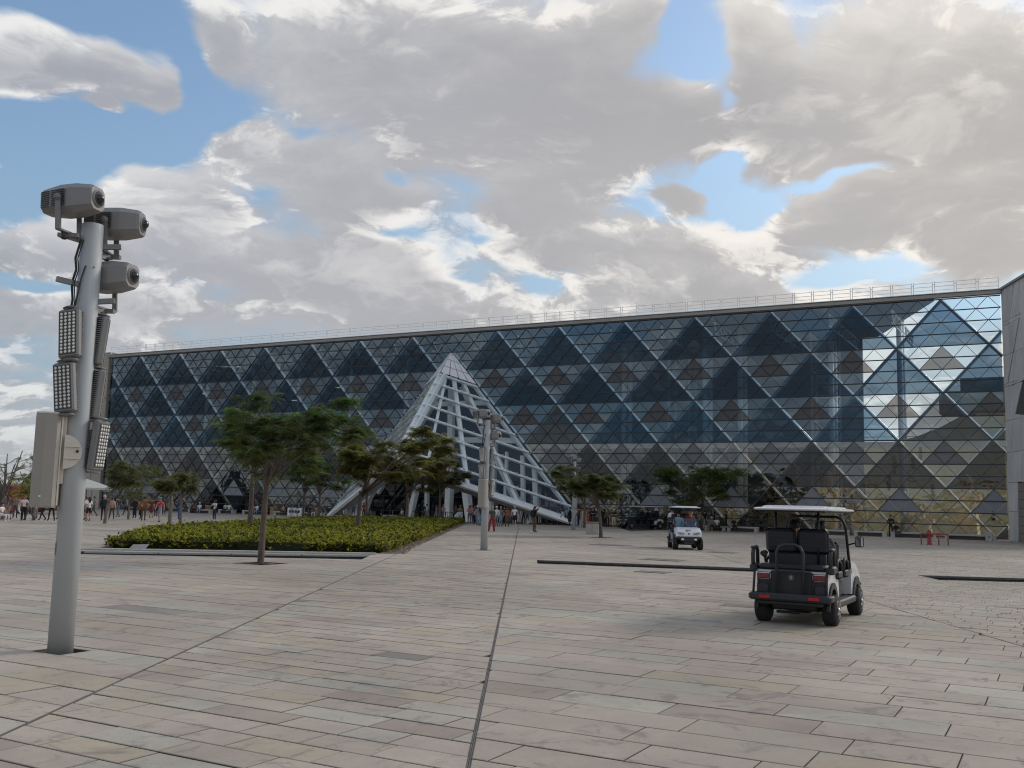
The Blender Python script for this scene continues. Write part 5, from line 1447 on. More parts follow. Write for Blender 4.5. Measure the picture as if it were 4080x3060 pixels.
PL = [
 # x, y of the feet in the photograph, label, facing, options
 (13, 2071, 'man in grey t-shirt and pinkish trousers walking at the far left edge', 250, dict(pose='walk', top='grey', bot='pink', hair='r', skin='l')),
 (34, 2073, 'person in dark grey shirt and khaki trousers at the far left edge', 90, dict(pose='walk2', top='dgrey', bot='khaki', skin='m')),
 (92, 2075, 'woman in white top and wide black trousers left of the speaker cabinet', 200, dict(pose='walk2', top='white', bot='black', legs='wide', hair='r', skin='l', long=True)),
 (117, 2076, 'man in grey t-shirt and dark trousers stepping left of the speaker cabinet', 110, dict(pose='walk', top='grey', bot='dgrey', hair='r', skin='l', h=1.78)),
 (168, 2076, 'person in black trousers half hidden under the speaker cabinet, left one', 150, dict(pose='walk', top='black', bot='black')),
 (203, 2076, 'person in black trousers half hidden under the speaker cabinet, right one', 180, dict(pose='wide', top='black', bot='black', h=1.75)),
 (339, 2072, 'person in white shirt and dark shorts just emerging from behind the tall pole', 90, dict(pose='stand', top='white', bot='dgrey', legs='shorts')),
 (351, 2077, 'woman in white t-shirt and black shorts with long dark hair by the tall pole', 60, dict(pose='stand2', top='white', bot='black', legs='shorts', long=True, skin='l')),
 (410, 2076, 'man in dark suit walking behind a thin tree trunk on the left', 20, dict(pose='walk2', top='navy', bot='black', sleeve='long', hair='g', skin='l', h=1.85)),
 (443, 2075, 'person in cream jumper with pink backpack seen from behind', -10, dict(pose='wide', top='cream', bot='brown', sleeve='long', bag='pink', shoe='white')),
 (503, 2055, 'person in dark clothes stepping out behind a tree trunk on the left', 90, dict(pose='walk', top='grey', bot='black', h=1.65)),
 (560, 2068, 'person in beige coat standing behind the rust coloured jumper', 100, dict(top='beige', bot='black', legs='robe')),
 (570, 2076, 'man in rust coloured jumper and brown trousers pointing right', 20, dict(pose='point', top='rust', bot='brown', sleeve='long', h=1.8)),
 (601, 2065, 'person in dark red dress between the rust jumper and the red shirt', 30, dict(top='maroon', bot='maroon', legs='dress', skin='l')),
 (620, 2058, 'person in black clothes half behind the man in the red shirt', 170, dict(top='black', bot='black')),
 (634, 2083, 'man in red t-shirt and denim shorts with shoulder bag and cap', 175, dict(pose='walk', top='coral', bot='ljeans', legs='shorts', bag='strap', hat='grey', skin='l', h=1.78)),
 (652, 2050, 'person in dark coat with a bag beyond the man in the red shirt', 200, dict(top='dgrey', bot='black')),
 (715, 2070, 'woman in long blue dress raising both arms beside a tree trunk', 200, dict(pose='armsup', top='blue', bot='blue', legs='robe', skin='m', long=True)),
 (853, 2076, 'woman in white top and dark jeans standing alone left of the hedge trees', 150, dict(pose='phone', top='white', bot='navy', shoe='white', long=True, skin='m')),
 (1448, 2066, 'person in red top beside the white fins of the entrance', 160, dict(top='red', bot='black', h=1.72)),
 (1668, 2066, 'person in black raising a phone before the dark entrance doors', 90, dict(pose='phone', top='black', bot='black', sleeve='long')),
 (1686, 2063, 'person in black looking into the entrance hall', -20, dict(pose='walk2', top='black', bot='dgrey', sleeve='long', h=1.78)),
 (1700, 2060, 'person in white blouse under the entrance canopy', 120, dict(top='white', bot='grey')),
 (1738, 2066, 'person in grey jumper walking left of the pink blouse at the entrance', 60, dict(pose='walk', top='grey', bot='ljeans', sleeve='long', skin='l')),
 (1765, 2068, 'woman in pink blouse and blue jeans at the entrance', 170, dict(top='pink', bot='jeans', hair='y', skin='l')),
 (1778, 2069, 'woman in beige jacket beside the pink blouse', 190, dict(top='beige', bot='black', sleeve='long', hair='g', skin='l')),
 (1815, 2068, 'person in dark green shirt behind the white stroller', 170, dict(top='dgrey', bot='dgrey')),
 (1833, 2070, 'person in khaki shirt pushing the white stroller', 150, dict(pose='stand2', top='khaki', bot='khaki', hair='g', skin='l')),
 (1869, 2086, 'woman in red jumper and dark jeans with long hair, right end of the hedge', 170, dict(pose='folded', top='coral', bot='dgrey', sleeve='long', long=True, skin='m')),
 (1890, 2088, 'person in maroon shirt behind the woman in the red jumper', 120, dict(top='maroon', bot='black')),
 (1901, 2092, 'man in grey t-shirt and light jeans left of the middle pole', 170, dict(pose='walk', top='grey', bot='ljeans', hair='g', skin='l', hat='white')),
 (1912, 2094, 'person in dark shirt hidden half behind the middle pole', 60, dict(top='navy', bot='ljeans')),
 (1959, 2119, 'large person in black patterned blouse and red trousers beside the middle pole', 20, dict(pose='wide', top='dgrey', bot='dred', legs='wide', hair='y', skin='l', h=1.74)),
 (1978, 2098, 'person in white blouse and white cap right of the red trousers', 150, dict(pose='stand2', top='white', bot='grey', hat='white', sleeve='long', skin='l')),
 (1994, 2098, 'woman in teal dress right of the white blouse', 190, dict(top='grey', bot='teal', legs='dress', hair='g', skin='l')),
 (2008, 2094, 'person in black standing behind the brown dress', 180, dict(top='black', bot='black')),
 (2020, 2099, 'woman in long brown dress walking before the entrance', 170, dict(pose='walk2', top='rust', bot='brown', legs='robe', long=True, skin='m')),
 (2049, 2101, 'man in white t-shirt and black shorts walking towards the camera', 180, dict(pose='walk', top='white', bot='black', legs='shorts', shoe='white', hair='g', skin='l', h=1.78)),
 (2068, 2085, 'woman in beige top and white trousers seen from behind', 0, dict(top='beige', bot='white', legs='wide', hair='b', skin='l', long=True)),
 (2129, 2121, 'man with black backpack raising both arms to take a photo', -60, dict(pose='armsup', top='black', bot='brown', bag='black', skin='m', h=1.82)),
 (2150, 2084, 'person in black top and white trousers behind the photographing man', 30, dict(top='black', bot='cream')),
 (2166, 2086, 'person in dark jeans in the crowd right of the photographing man', 100, dict(pose='walk2', top='dgrey', bot='navy')),
 (2181, 2085, 'person with white top and dark backpack in the crowd', 60, dict(top='white', bot='dgrey', bag='black')),
 (2194, 2088, 'person in grey and black turning left in the crowd', 90, dict(pose='walk', top='dgrey', bot='black')),
 (2208, 2091, 'woman with long hair in long black dress in the crowd', 10, dict(top='black', bot='black', legs='robe', long=True, sleeve='long')),
 (2222, 2089, 'woman with long brown hair and black trousers beside the black dress', -10, dict(top='dgrey', bot='black', long=True, hair='b', bag='dgrey')),
 (2235, 2084, 'person in black with hair tied up in the crowd', 30, dict(top='black', bot='black', h=1.76)),
 (2250, 2084, 'person in white and black leaning forward in the crowd', 100, dict(pose='bend', top='white', bot='black')),
 (2270, 2089, 'person in long black robe just left of the distant pole', 60, dict(top='black', bot='black', legs='robe', sleeve='long', h=1.76)),
 (2305, 2091, 'person in brown jacket just right of the distant pole', 60, dict(top='brown', bot='black', sleeve='long', h=1.76)),
 (2322, 2084, 'person in beige tunic right of the brown jacket', 150, dict(top='beige', bot='beige', legs='robe')),
 (2337, 2092, 'woman in long pink robe walking left', 80, dict(pose='walk2', top='pink', bot='pink', legs='robe', sleeve='long')),
 (2352, 2084, 'person in maroon skirt right of the pink robe', 30, dict(top='black', bot='maroon', legs='dress')),
 (2364, 2087, 'person in black t-shirt with hands on hips near the stone bin', 190, dict(pose='folded', top='black', bot='dgrey', h=1.8)),
 (2404, 2094, 'person in black with small white bag behind the leaning tree', 60, dict(pose='walk2', top='black', bot='black', sleeve='long')),
 (2446, 2096, 'person in black top with white jumper tied round the waist', 180, dict(pose='folded', top='black', bot='cream', hat='white', skin='l')),
 (2808, 2109, 'person in black top and grey skirt right of the passenger cart', 10, dict(top='black', bot='grey', legs='dress', skin='l', h=1.8)),
 (2822, 2107, 'person in maroon trousers right of the passenger cart', 40, dict(top='dgrey', bot='maroon')),
 (2893, 2112, 'dark dressed man standing between the seated people at the glass', 60, dict(top='black', bot='black', sleeve='long', h=1.8)),
 (3550, 2140, 'dark dressed guard standing in front of the glass at the right', 170, dict(pose='folded', top='black', bot='black', sleeve='long', h=1.8)),
]
PL += [
 (58, 2066, 'person in khaki shirt between the grey and black clothed people, far left', 200, dict(pose='walk2', top='khaki', bot='dgrey')),
 (72, 2062, 'woman in pale pink top walking in the background at the far left', 120, dict(pose='walk', top='pink', bot='white', long=True)),
 (140, 2068, 'child in white t-shirt just left of the speaker cabinet', 90, dict(pose='walk2', top='white', bot='jeans', h=1.35)),
 (232, 2070, 'person in beige trousers seen below the speaker cabinet edge', 160, dict(pose='stand', top='grey', bot='beige')),
 (372, 2060, 'person in grey shirt behind the white t-shirt by the tall pole', 120, dict(pose='walk', top='grey', bot='dgrey')),
 (470, 2062, 'person in navy top in the background right of the pink backpack', 80, dict(pose='walk2', top='navy', bot='jeans')),
 (535, 2066, 'woman in black robe just left of the rust coloured jumper', 170, dict(top='black', bot='black', legs='robe', sleeve='long')),
 (678, 2062, 'person in olive shirt between the red t-shirt and the blue dress', 200, dict(top='khaki', bot='khaki')),
 (1880, 2078, 'person in light blue shirt behind the red jumper by the pole', 150, dict(top='lblue', bot='dgrey')),
 (1925, 2082, 'person in beige shirt glimpsed behind the middle pole', 180, dict(top='beige', bot='black')),
 (2036, 2088, 'person in blue jeans between the brown dress and the white t-shirt', 10, dict(top='dgrey', bot='jeans')),
 (2085, 2088, 'person in maroon top beside the beige top and white trousers', 30, dict(top='maroon', bot='black')),
 (2100, 2082, 'person in grey clothes behind the photographing man', 170, dict(pose='walk2', top='grey', bot='dgrey')),
 (2138, 2080, 'tall person in black shirt close behind the photographing man', 20, dict(top='black', bot='black', h=1.82)),
 (2258, 2081, 'person in teal shirt at the back of the crowd by the distant pole', 180, dict(top='teal', bot='black')),
 (2290, 2082, 'person in white shirt just behind the distant pole', 160, dict(top='white', bot='dgrey')),
 (2380, 2086, 'person in dark navy dress left of the leaning tree trunk', 90, dict(top='navy', bot='navy', legs='dress')),
 (2420, 2088, 'person in brown top between the leaning tree and the tied jumper', 170, dict(top='brown', bot='black')),
 (2790, 2106, 'person in olive clothes directly right of the passenger cart', 160, dict(top='khaki', bot='dgrey')),
]
for i, (x, y, lab, fa, kw) in enumerate(PL):
    p = spot(x, y, .9); person(lab, p, radians(fa) - atan2(p.x, p.y) * .0, **kw)
# people inside the dark entrance
rr_ = random.Random(77)
for i in range(10):
    x = 1500 + i * 62 + rr_.uniform(-12, 12); p = spot(x, 2064); p = p - N * rr_.uniform(1.5, 3.5)
    person('dark dressed person inside the entrance, %s in the queue from the left' % ['first', 'second', 'third', 'fourth', 'fifth', 'sixth', 'seventh', 'eighth', 'ninth', 'tenth'][i], p, rr_.uniform(0, 6), pose=rr_.choice(['stand', 'walk2', 'phone', 'stand2']), top=rr_.choice(['black', 'dgrey', 'navy']), bot=rr_.choice(['black', 'dgrey']), sleeve='long', group='dark figures inside the entrance')

# ------------------------------------------------------------------ benches, bins and small furniture
BST = mat('bench_stone', (.42, .41, .39), .8, var=.12, scale=1.5, bump=.2); BINF = mat('bin_wood', (.30, .19, .10), .7, var=.2, scale=4); BIND = mat('bin_dark', (.05, .05, .05), .6)
WHB = mat('white_box', (.70, .70, .69), .5, var=.05)
def bench(x, y, w, label, wedge=False, h=.45):
    p = spot(x, y, .8); r = thing('stone_bench', label, 'bench', (p.x, p.y, 0), FANG, group='pale stone benches along the glass')
    mb = MB()
    mb.bbox((0, 0, h - .07), (w, .6, .14), b=.015); mb.obj('seat', BST, r)
    for s in (-1, 1): m2 = MB(); m2.box((s * (w / 2 - .18), 0, (h - .14) / 2), (.3, .56, h - .142)); m2.obj('foot_block', BST, r)
    m2 = MB(); m2.prism([(-w / 2 + .33, -.1, .02), (w / 2 - .33, -.1, .02), (w / 2 - .33, -.1, h - .15), (-w / 2 + .33, -.1, h - .15)], (0, .25, 0)); m2.obj('core', BIND if not wedge else BST, r)
    return r, p
SEAT = [(800, 2045, 3.6, 'leftmost stone bench at the glass with two people seated'), (905, 2045, 2.4, 'second stone bench from the left at the glass, with a pair seated'), (1015, 2048, 3.4, 'stone bench at the glass behind the slim tree trunk'), (1130, 2052, 2.6, 'stone bench left of the four white boxes'), (1245, 2054, 3.2, 'stone bench right of the four white boxes'), (2950, 2114, 3.2, 'stone bench at the glass right of the passenger cart'), (2862, 2111, 2.4, 'stone bench with the man in white shirt'), (3330, 2128, 2.2, 'stone bench seen through the near golf cart'), (3468, 2134, 2.6, 'stone bench just right of the near golf cart mirror'), (3640, 2141, 3.4, 'long stone bench behind the red hydrant rail'), (3866, 2152, 3.7, 'stone bench with diagonal shadow gap left of the grey box'), (2560, 2098, 2.4, 'stone bench behind the long dark cart'), (1560, 2066, 2.0, 'stone bench before the dark entrance doors')]
for x, y, w, lab in SEAT: bench(x, y, w, lab)
def sitter(x, y, lab, fa, **kw):
    p = spot(x, y, 1.15); person(lab, p, radians(fa), pose='sit', group='people seated on stone benches', **kw)
sitter(768, 2044, 'seated person in dark red top, left end of the leftmost bench', 170, top='maroon', bot='black')
sitter(779, 2045, 'seated person in dark clothes next to the dark red top', 190, top='dgrey', bot='black')
sitter(794, 2046, 'seated person in white shirt on the leftmost bench', 180, top='white', bot='ljeans', hat='white')
sitter(897, 2046, 'seated person in pale top, left one of the pair on the second bench', 170, top='cream', bot='black')
sitter(912, 2047, 'seated person in white top, right one of the pair on the second bench', 200, top='white', bot='dgrey')
sitter(1008, 2049, 'seated person in pink top beside the slim tree trunk', 180, top='pink', bot='jeans')
sitter(1024, 2050, 'seated person in white top and jeans behind the tallest tree trunk', 170, top='white', bot='ljeans')
sitter(1038, 2050, 'seated person in black right of the tallest tree trunk', 180, top='black', bot='dgrey')
sitter(1128, 2053, 'seated person in pink blouse left of the four white boxes', 160, top='pink', bot='dgrey')
sitter(1142, 2054, 'seated person in dark coat left of the four white boxes', 190, top='black', bot='black')
sitter(1236, 2055, 'seated person in dark top right of the four white boxes', 170, top='black', bot='dgrey')
sitter(1250, 2056, 'seated person in white trousers right of the four white boxes', 180, top='dgrey', bot='white')
sitter(2856, 2113, 'seated man in white shirt and black trousers right of the passenger cart', 180, top='white', bot='black', skin='d')
sitter(2836, 2112, 'seated person in white cap next to the brown bin', 170, top='grey', bot='black', hat='white')
sitter(2924, 2116, 'seated person in black with bowed head on the bench at the glass', 180, top='black', bot='black', hair='g')
sitter(3572, 2140, 'seated person in black beside the standing guard', 190, top='black', bot='dgrey', sleeve='long')
for x, y, lab, fa, kw in ((1379, 2054, 'person in white shirt seated on the stone foot of the entrance', 170, dict(top='white', bot='white', z=.32)), (1407, 2054, 'person in grey seated beside the white shirt on the stone foot', 190, dict(top='grey', bot='dgrey', z=.32)), (1600, 2066, 'person in white top seated on the bench before the doors', 120, dict(top='white', bot='dgrey', hair='r'))):
    p = spot(x, y, 1.9); person(lab, p, radians(fa), pose='sit', group='people seated on stone benches', **kw)
sitter(4, 2080, 'person in white sitting low at the bottom left of the crowd', 260, top='white', bot='white', shoe='white')

def bin_(x, y, w, d, h, label, wood=True):
    p = spot(x, y, .9); r = thing('waste_bin', label, 'bin', (p.x, p.y, 0), FANG, group='waste bins')
    mb = MB(); mb.bbox((0, 0, h / 2), (w, d, h), b=.02); mb.obj('shell', BINF if wood else BST, r)
    mb = MB(); mb.bbox((0, 0, h + .03), (w * 1.05, d * 1.05, .06), b=.015); mb.obj('lid', BST if wood else BINF, r)
    mb = MB(); mb.box((0, -d / 2 - .004, h * .8), (w * .6, .012, h * .12)); mb.obj('slot', BIND, r)
bin_(828, 2045, .5, .5, .85, 'brown bin right of the leftmost bench'); bin_(1087, 2050, .5, .5, .85, 'brown bin behind the tallest tree'); bin_(1260, 2053, .5, .5, .85, 'brown bin behind the trees right of the white boxes')
bin_(2834, 2106, .6, .5, .9, 'brown bin beside the white capped seated person')
for i in range(4):
    p = spot(1162 + i * 11.5, 2049, 1.4); r = thing('white_box', ['leftmost', 'second', 'third', 'rightmost'][i] + ' of the four white boxes with a round dark mark at the glass', 'box', (p.x, p.y, 0), FANG, group='four white boxes with round marks')
    mb = MB(); mb.bbox((0, 0, .45), (.78, .6, .9), b=.02); mb.obj('case', WHB, r)
    mb = MB(); mb.tube([(0, -.30, .5), (0, -.312, .5)], .17, 16); mb.obj('round_mark', BIND, r)
# stone bin by the leaning tree
def stone_bin(x, y, w, d, h, label, top=True):
    p = G(x, y); r = thing('stone_bin', label, 'bin', (p.x, p.y, 0), FANG, group='stone bins')
    for s in (-1, 1): mb = MB(); mb.bbox((s * w / 4, 0, h / 2), (w / 2 - .02, d, h), b=.02); mb.obj('stone_case', BST, r)
    if top: mb = MB(); mb.bbox((0, 0, h + .06), (w, d, .12), b=.02); mb.obj('lid', BINF, r)
stone_bin(2366, 2129, .95, .65, .72, 'two part stone bin with brown lid beside the leaning tree trunk')
stone_bin(2472, 2094, 1.0, .6, .85, 'pale double box left of the long dark cart', top=False)
p = spot(3941, 2156, .9); r = thing('power_box', 'small pale grey box with dark mark at the right end of the glass', 'box', (p.x, p.y, 0), FANG)
mb = MB(); mb.bbox((0, 0, .34), (.48, .45, .68), b=.02); mb.obj('case', BST, r); mb = MB(); mb.box((.02, -.229, .30), (.07, .01, .15)); mb.obj('dark_mark', BIND, r)

# red hydrant inside its guard rail
RED = mat('hydrant_red', (.30, .035, .035), .5, var=.15, scale=5)
a, b = G(3671, 2170), G(3741, 2173); c = (a + b) / 2; wv = (b - a).length; ang = atan2((b - a).y, (b - a).x)
r = thing('guard_rail', 'low red guard rail with four posts round the hydrant at the right', 'guard rail', (c.x, c.y, 0), ang)
dd = .9; sh = .33
crn = [(-wv / 2, 0), (wv / 2, 0), (wv / 2 + sh, dd), (-wv / 2 + sh, dd)]
for x_, y_ in crn: mb = MB(); mb.tube([(x_, y_, 0), (x_, y_, .72)], .035, 10); mb.obj('post', RED, r)
for i in range(4): mb = MB(); mb.tube([(*crn[i], .70), (*crn[(i + 1) % 4], .70)], .035, 8); mb.obj('rail', RED, r)
r = thing('fire_hydrant', 'red fire hydrant standing inside the low red guard rail', 'hydrant', (c.x + .15, c.y + .45, 0), ang)
mb = MB(); mb.tube([(0, 0, 0), (0, 0, .05), (0, 0, .06), (0, 0, .70), (0, 0, .78)], [.19, .19, .13, .12, .15], 16); mb.obj('barrel', RED, r)
mb = MB(); mb.ball((0, 0, .80), (.14, .14, .11), 14, 6); mb.tube([(0, 0, .88), (0, 0, .96)], .04, 6); mb.obj('bonnet', RED, r)
for s in (-1, 1): mb = MB(); mb.tube([(s * .1, 0, .58), (s * .24, 0, .58)], [.07, .075], 12); mb.obj('outlet', RED, r)

# white stroller and parasol
p = spot(1826, 2073, 1.3); r = thing('stroller', 'white covered stroller with dark frame at the entrance', 'stroller', (p.x, p.y, 0), radians(120))
mb = MB(); mb.loft([[(x * .8, y, z) for x, y, z in ((-.24, -.3, .35), (.24, -.3, .35), (.24, .3, .35), (-.24, .3, .35))], [(-.26, -.38, .62), (.26, -.38, .62), (.26, .35, .6), (-.26, .35, .6)], [(-.22, -.36, 1.0), (.22, -.36, 1.0), (.22, .02, .95), (-.22, .02, .95)]]); mb.obj('cover', cm('white'), r)
mb = MB()
for s in (-1, 1): mb.tube([(s * .25, -.5, 1.02), (s * .25, .42, .15)], .015, 6); mb.tube([(s * .25, .0, .55), (s * .25, -.35, .14)], .015, 6)
mb.obj('frame', BIND, r)
for s in (-1, 1):
    for yy in (-.35, .42): mb = MB(); mb.tube([(s * .27, yy, .12), (s * .30, yy, .12)], .12, 12); mb.obj('wheel', BIND, r)
p = G(338, 2050); r = thing('parasol', 'white square parasol behind the tall pole at the left building end', 'parasol', (p.x, p.y, 0), .2)
mb = MB(); mb.tube([(0, 0, 0), (0, 0, 3.2)], .03, 8); mb.obj('pole', LAMPG, r)
mb = MB(); q = [(-2.1, -2.1, 2.45), (2.1, -2.1, 2.45), (2.1, 2.1, 2.45), (-2.1, 2.1, 2.45)]
for i in range(4): mb.face([q[i], q[(i + 1) % 4], (0, 0, 3.25)]); mb.face([tuple(Vector(q[i]) - Vector((0, 0, .18))), tuple(Vector(q[(i + 1) % 4]) - Vector((0, 0, .18))), q[(i + 1) % 4], q[i]])
mb.obj('canopy', mat('canvas', (.55, .54, .48), .85), r)

# queue posts at the entrance
for i in range(9):
    p = spot(1475 + i * 44, 2066, 1.4 - (i % 3) * .4); r = thing('queue_post', 'thin queue post with belt before the entrance doors, %s from the left' % ['first', 'second', 'third', 'fourth', 'fifth', 'sixth', 'seventh', 'eighth', 'ninth'][i], 'barrier post', (p.x, p.y, 0), FANG, group='queue posts before the entrance')
    mb = MB(); mb.tube([(0, 0, 0), (0, 0, .03), (0, 0, .04), (0, 0, 1.0)], [.16, .16, .035, .03], 10); mb.obj('post', mat('post_steel', (.45, .45, .45), .35, .8), r)
    mb = MB(); mb.box((.9, 0, .93), (1.75, .01, .05)); mb.obj('belt', BIND, r)

# ------------------------------------------------------------------ beyond the left edge
yb = mat('far_yellow_building', (.62, .50, .30), .8, var=.1, scale=.1); gb = mat('far_green_building', (.36, .55, .44), .7); gw_ = mat('far_window', (.16, .13, .10), .6)
def far_building(px0, px1, pyt, dist, label, m, floors, nwin, wm):
    k = dist / 3950.0; x0 = (px0 - CX) * k; x1 = (px1 - CX) * k; h = EYE + (hor((px0 + px1) / 2) - pyt) * k
    r = thing('far_building', label, 'building', ((x0 + x1) / 2, dist, 0), group='distant buildings at the left edge'); w = x1 - x0
    mb = MB(); mb.box((0, 8, h / 2 - .2), (w, 16, h)); mb.obj('wall', m, r)
    mb = MB(); mb.box((0, -.02, 0), (w / nwin * .5, .3, h / floors * .45)); me = mb.mesh('window', wm)
    for i in range(floors):
        for j in range(nwin): link('window', me, r, (-w / 2 + w * (j + .5) / nwin, 0, h * (i + .55) / floors))
far_building(-70, 42, 1930, 330, 'yellow building with white bands far away at the left edge', yb, 4, 9, mat('far_white', (.75, .68, .55), .7))
far_building(48, 62, 1938, 420, 'narrow dark green building far away at the left edge', mat('far_dgreen', (.20, .26, .20), .8), 3, 2, gw_)
far_building(62, 108, 1922, 380, 'pale green glass building far away at the left edge', gb, 3, 3, mat('far_pale', (.55, .62, .52), .6))
# red vehicle stalls behind the visitors
rb = mat('stall_red', (.17, .03, .03), .6, var=.3, scale=.8)
for i, (x0, x1) in enumerate(((-60, 28), (32, 70), (74, 128))):
    a, b = G(x0, 2046), G(x1, 2046); c = (a + b) / 2; w = (b - a).length
    r = thing('food_stall', ('dark red stall at the far left edge', 'dark red stall in the middle of the row on the left', 'dark red stall right in the row beside the speaker cabinet')[i], 'stall', (c.x, c.y, 0), group='dark red stalls on the left')
    mb = MB(); mb.bbox((0, 1.2, 1.35), (w, 2.2, 2.5), b=.12); mb.obj('case', rb, r)
    mb = MB(); mb.box((0, .09, 1.5), (w * .7, .03, .9)); mb.obj('hatch', BIND, r)
    mb = MB(); mb.box((0, -.3, 2.5), (w * 1.02, 1.2, .12)); mb.obj('awning', mat('awning', (.25, .17, .15), .8), r)
    for s in (-1, 1): mb = MB(); mb.tube([(s * w * .35, .0, .3), (s * w * .35, .2, .3)], .3, 14); mb.obj('wheel', BIND, r)
# dark pyramid-shaped tent behind the cabinet
c = G(150, 2030); r = thing('dark_tent', 'dark pointed tent behind the speaker cabinet', 'tent', (c.x, c.y, 0))
mb = MB(); q = [(-3.0, -3, 0), (3, -3, 0), (3, 3, 0), (-3, 3, 0)]
for i in range(4): mb.face([q[i], q[(i + 1) % 4], (0.6, 0, 6.2)])
mb.obj('cloth', mat('tent_dark', (.04, .045, .045), .8), r)
# covers in the paving
for x, y, w, d, lab in ((2640, 2231, 1.6, 1.0, 'dark stained cover plate set in the paving behind the middle channel'), (2435, 2172, 1.9, 1.2, 'dark square patch in the paving in front of the leaning tree'), (2600, 2280, 1.0, .6, 'thin framed inspection cover in front of the middle channel'), (2880, 2202, 1.3, .8, 'brown cover plate right of the passenger cart')):
    p = G(x, y); r = thing('cover_plate', lab, 'cover plate', (p.x, p.y, 0), FANG)
    mb = MB(); mb.box((0, 0, .004), (w, d, .008)); mb.obj('plate', mat('cover_stone', (.20, .175, .155), .85, var=.4, scale=3), r)
    for s in (-1, 1): mb = MB(); mb.box((0, s * d / 2, .007), (w, .03, .012)); mb.obj('rim', GRILL, r)

# ------------------------------------------------------------------ golf carts
CW = mat('cart_white', (.68, .69, .70), .28, var=.03, coat=.4); CB = mat('cart_black', (.014, .015, .018), .5, var=.15, scale=6); CBL = mat('cart_trim', (.026, .028, .033), .55, var=.1, scale=5)
VINYL = mat('seat_vinyl', (.016, .018, .026), .42); TYRE = mat('tyre_rubber', (.018, .018, .018), .8, bump=.3, bscale=60); RIM = mat('rim_metal', (.55, .55, .56), .25, .9)
TAIL = mat('tail_red', (.17, .012, .015), .2, coat=.6); REFL = mat('reflector_red', (.42, .015, .015), .25); HLG = mat('headlamp_glass', (.30, .31, .32), .1, .3)
SCREEN = glass('screen_clear', (.80, .83, .84), .07, .6); MIRR = mat('mirror_glass', (.85, .85, .85), .03, 1.0)
def text_mesh(body, size, m, name, parent, loc, rot, ext=.002):
    cu = bpy.data.curves.new('txt', 'FONT'); cu.body = body; cu.size = size; cu.extrude = ext; cu.align_x = 'CENTER'; cu.align_y = 'CENTER'
    ob = bpy.data.objects.new('txt', cu); COL.objects.link(ob)
    me = bpy.data.meshes.new_from_object(ob.evaluated_get(bpy.context.evaluated_depsgraph_get())); bpy.data.objects.remove(ob); bpy.data.curves.remove(cu)
    me.materials.clear(); me.materials.append(m)
    o = link(name, me, parent, loc); o.rotation_euler = rot
    return o
def side_prism(prof, x0, x1):
    mb = MB(); mb.prism([(x0, y, z) for y, z in prof], (x1 - x0, 0, 0)); return mb
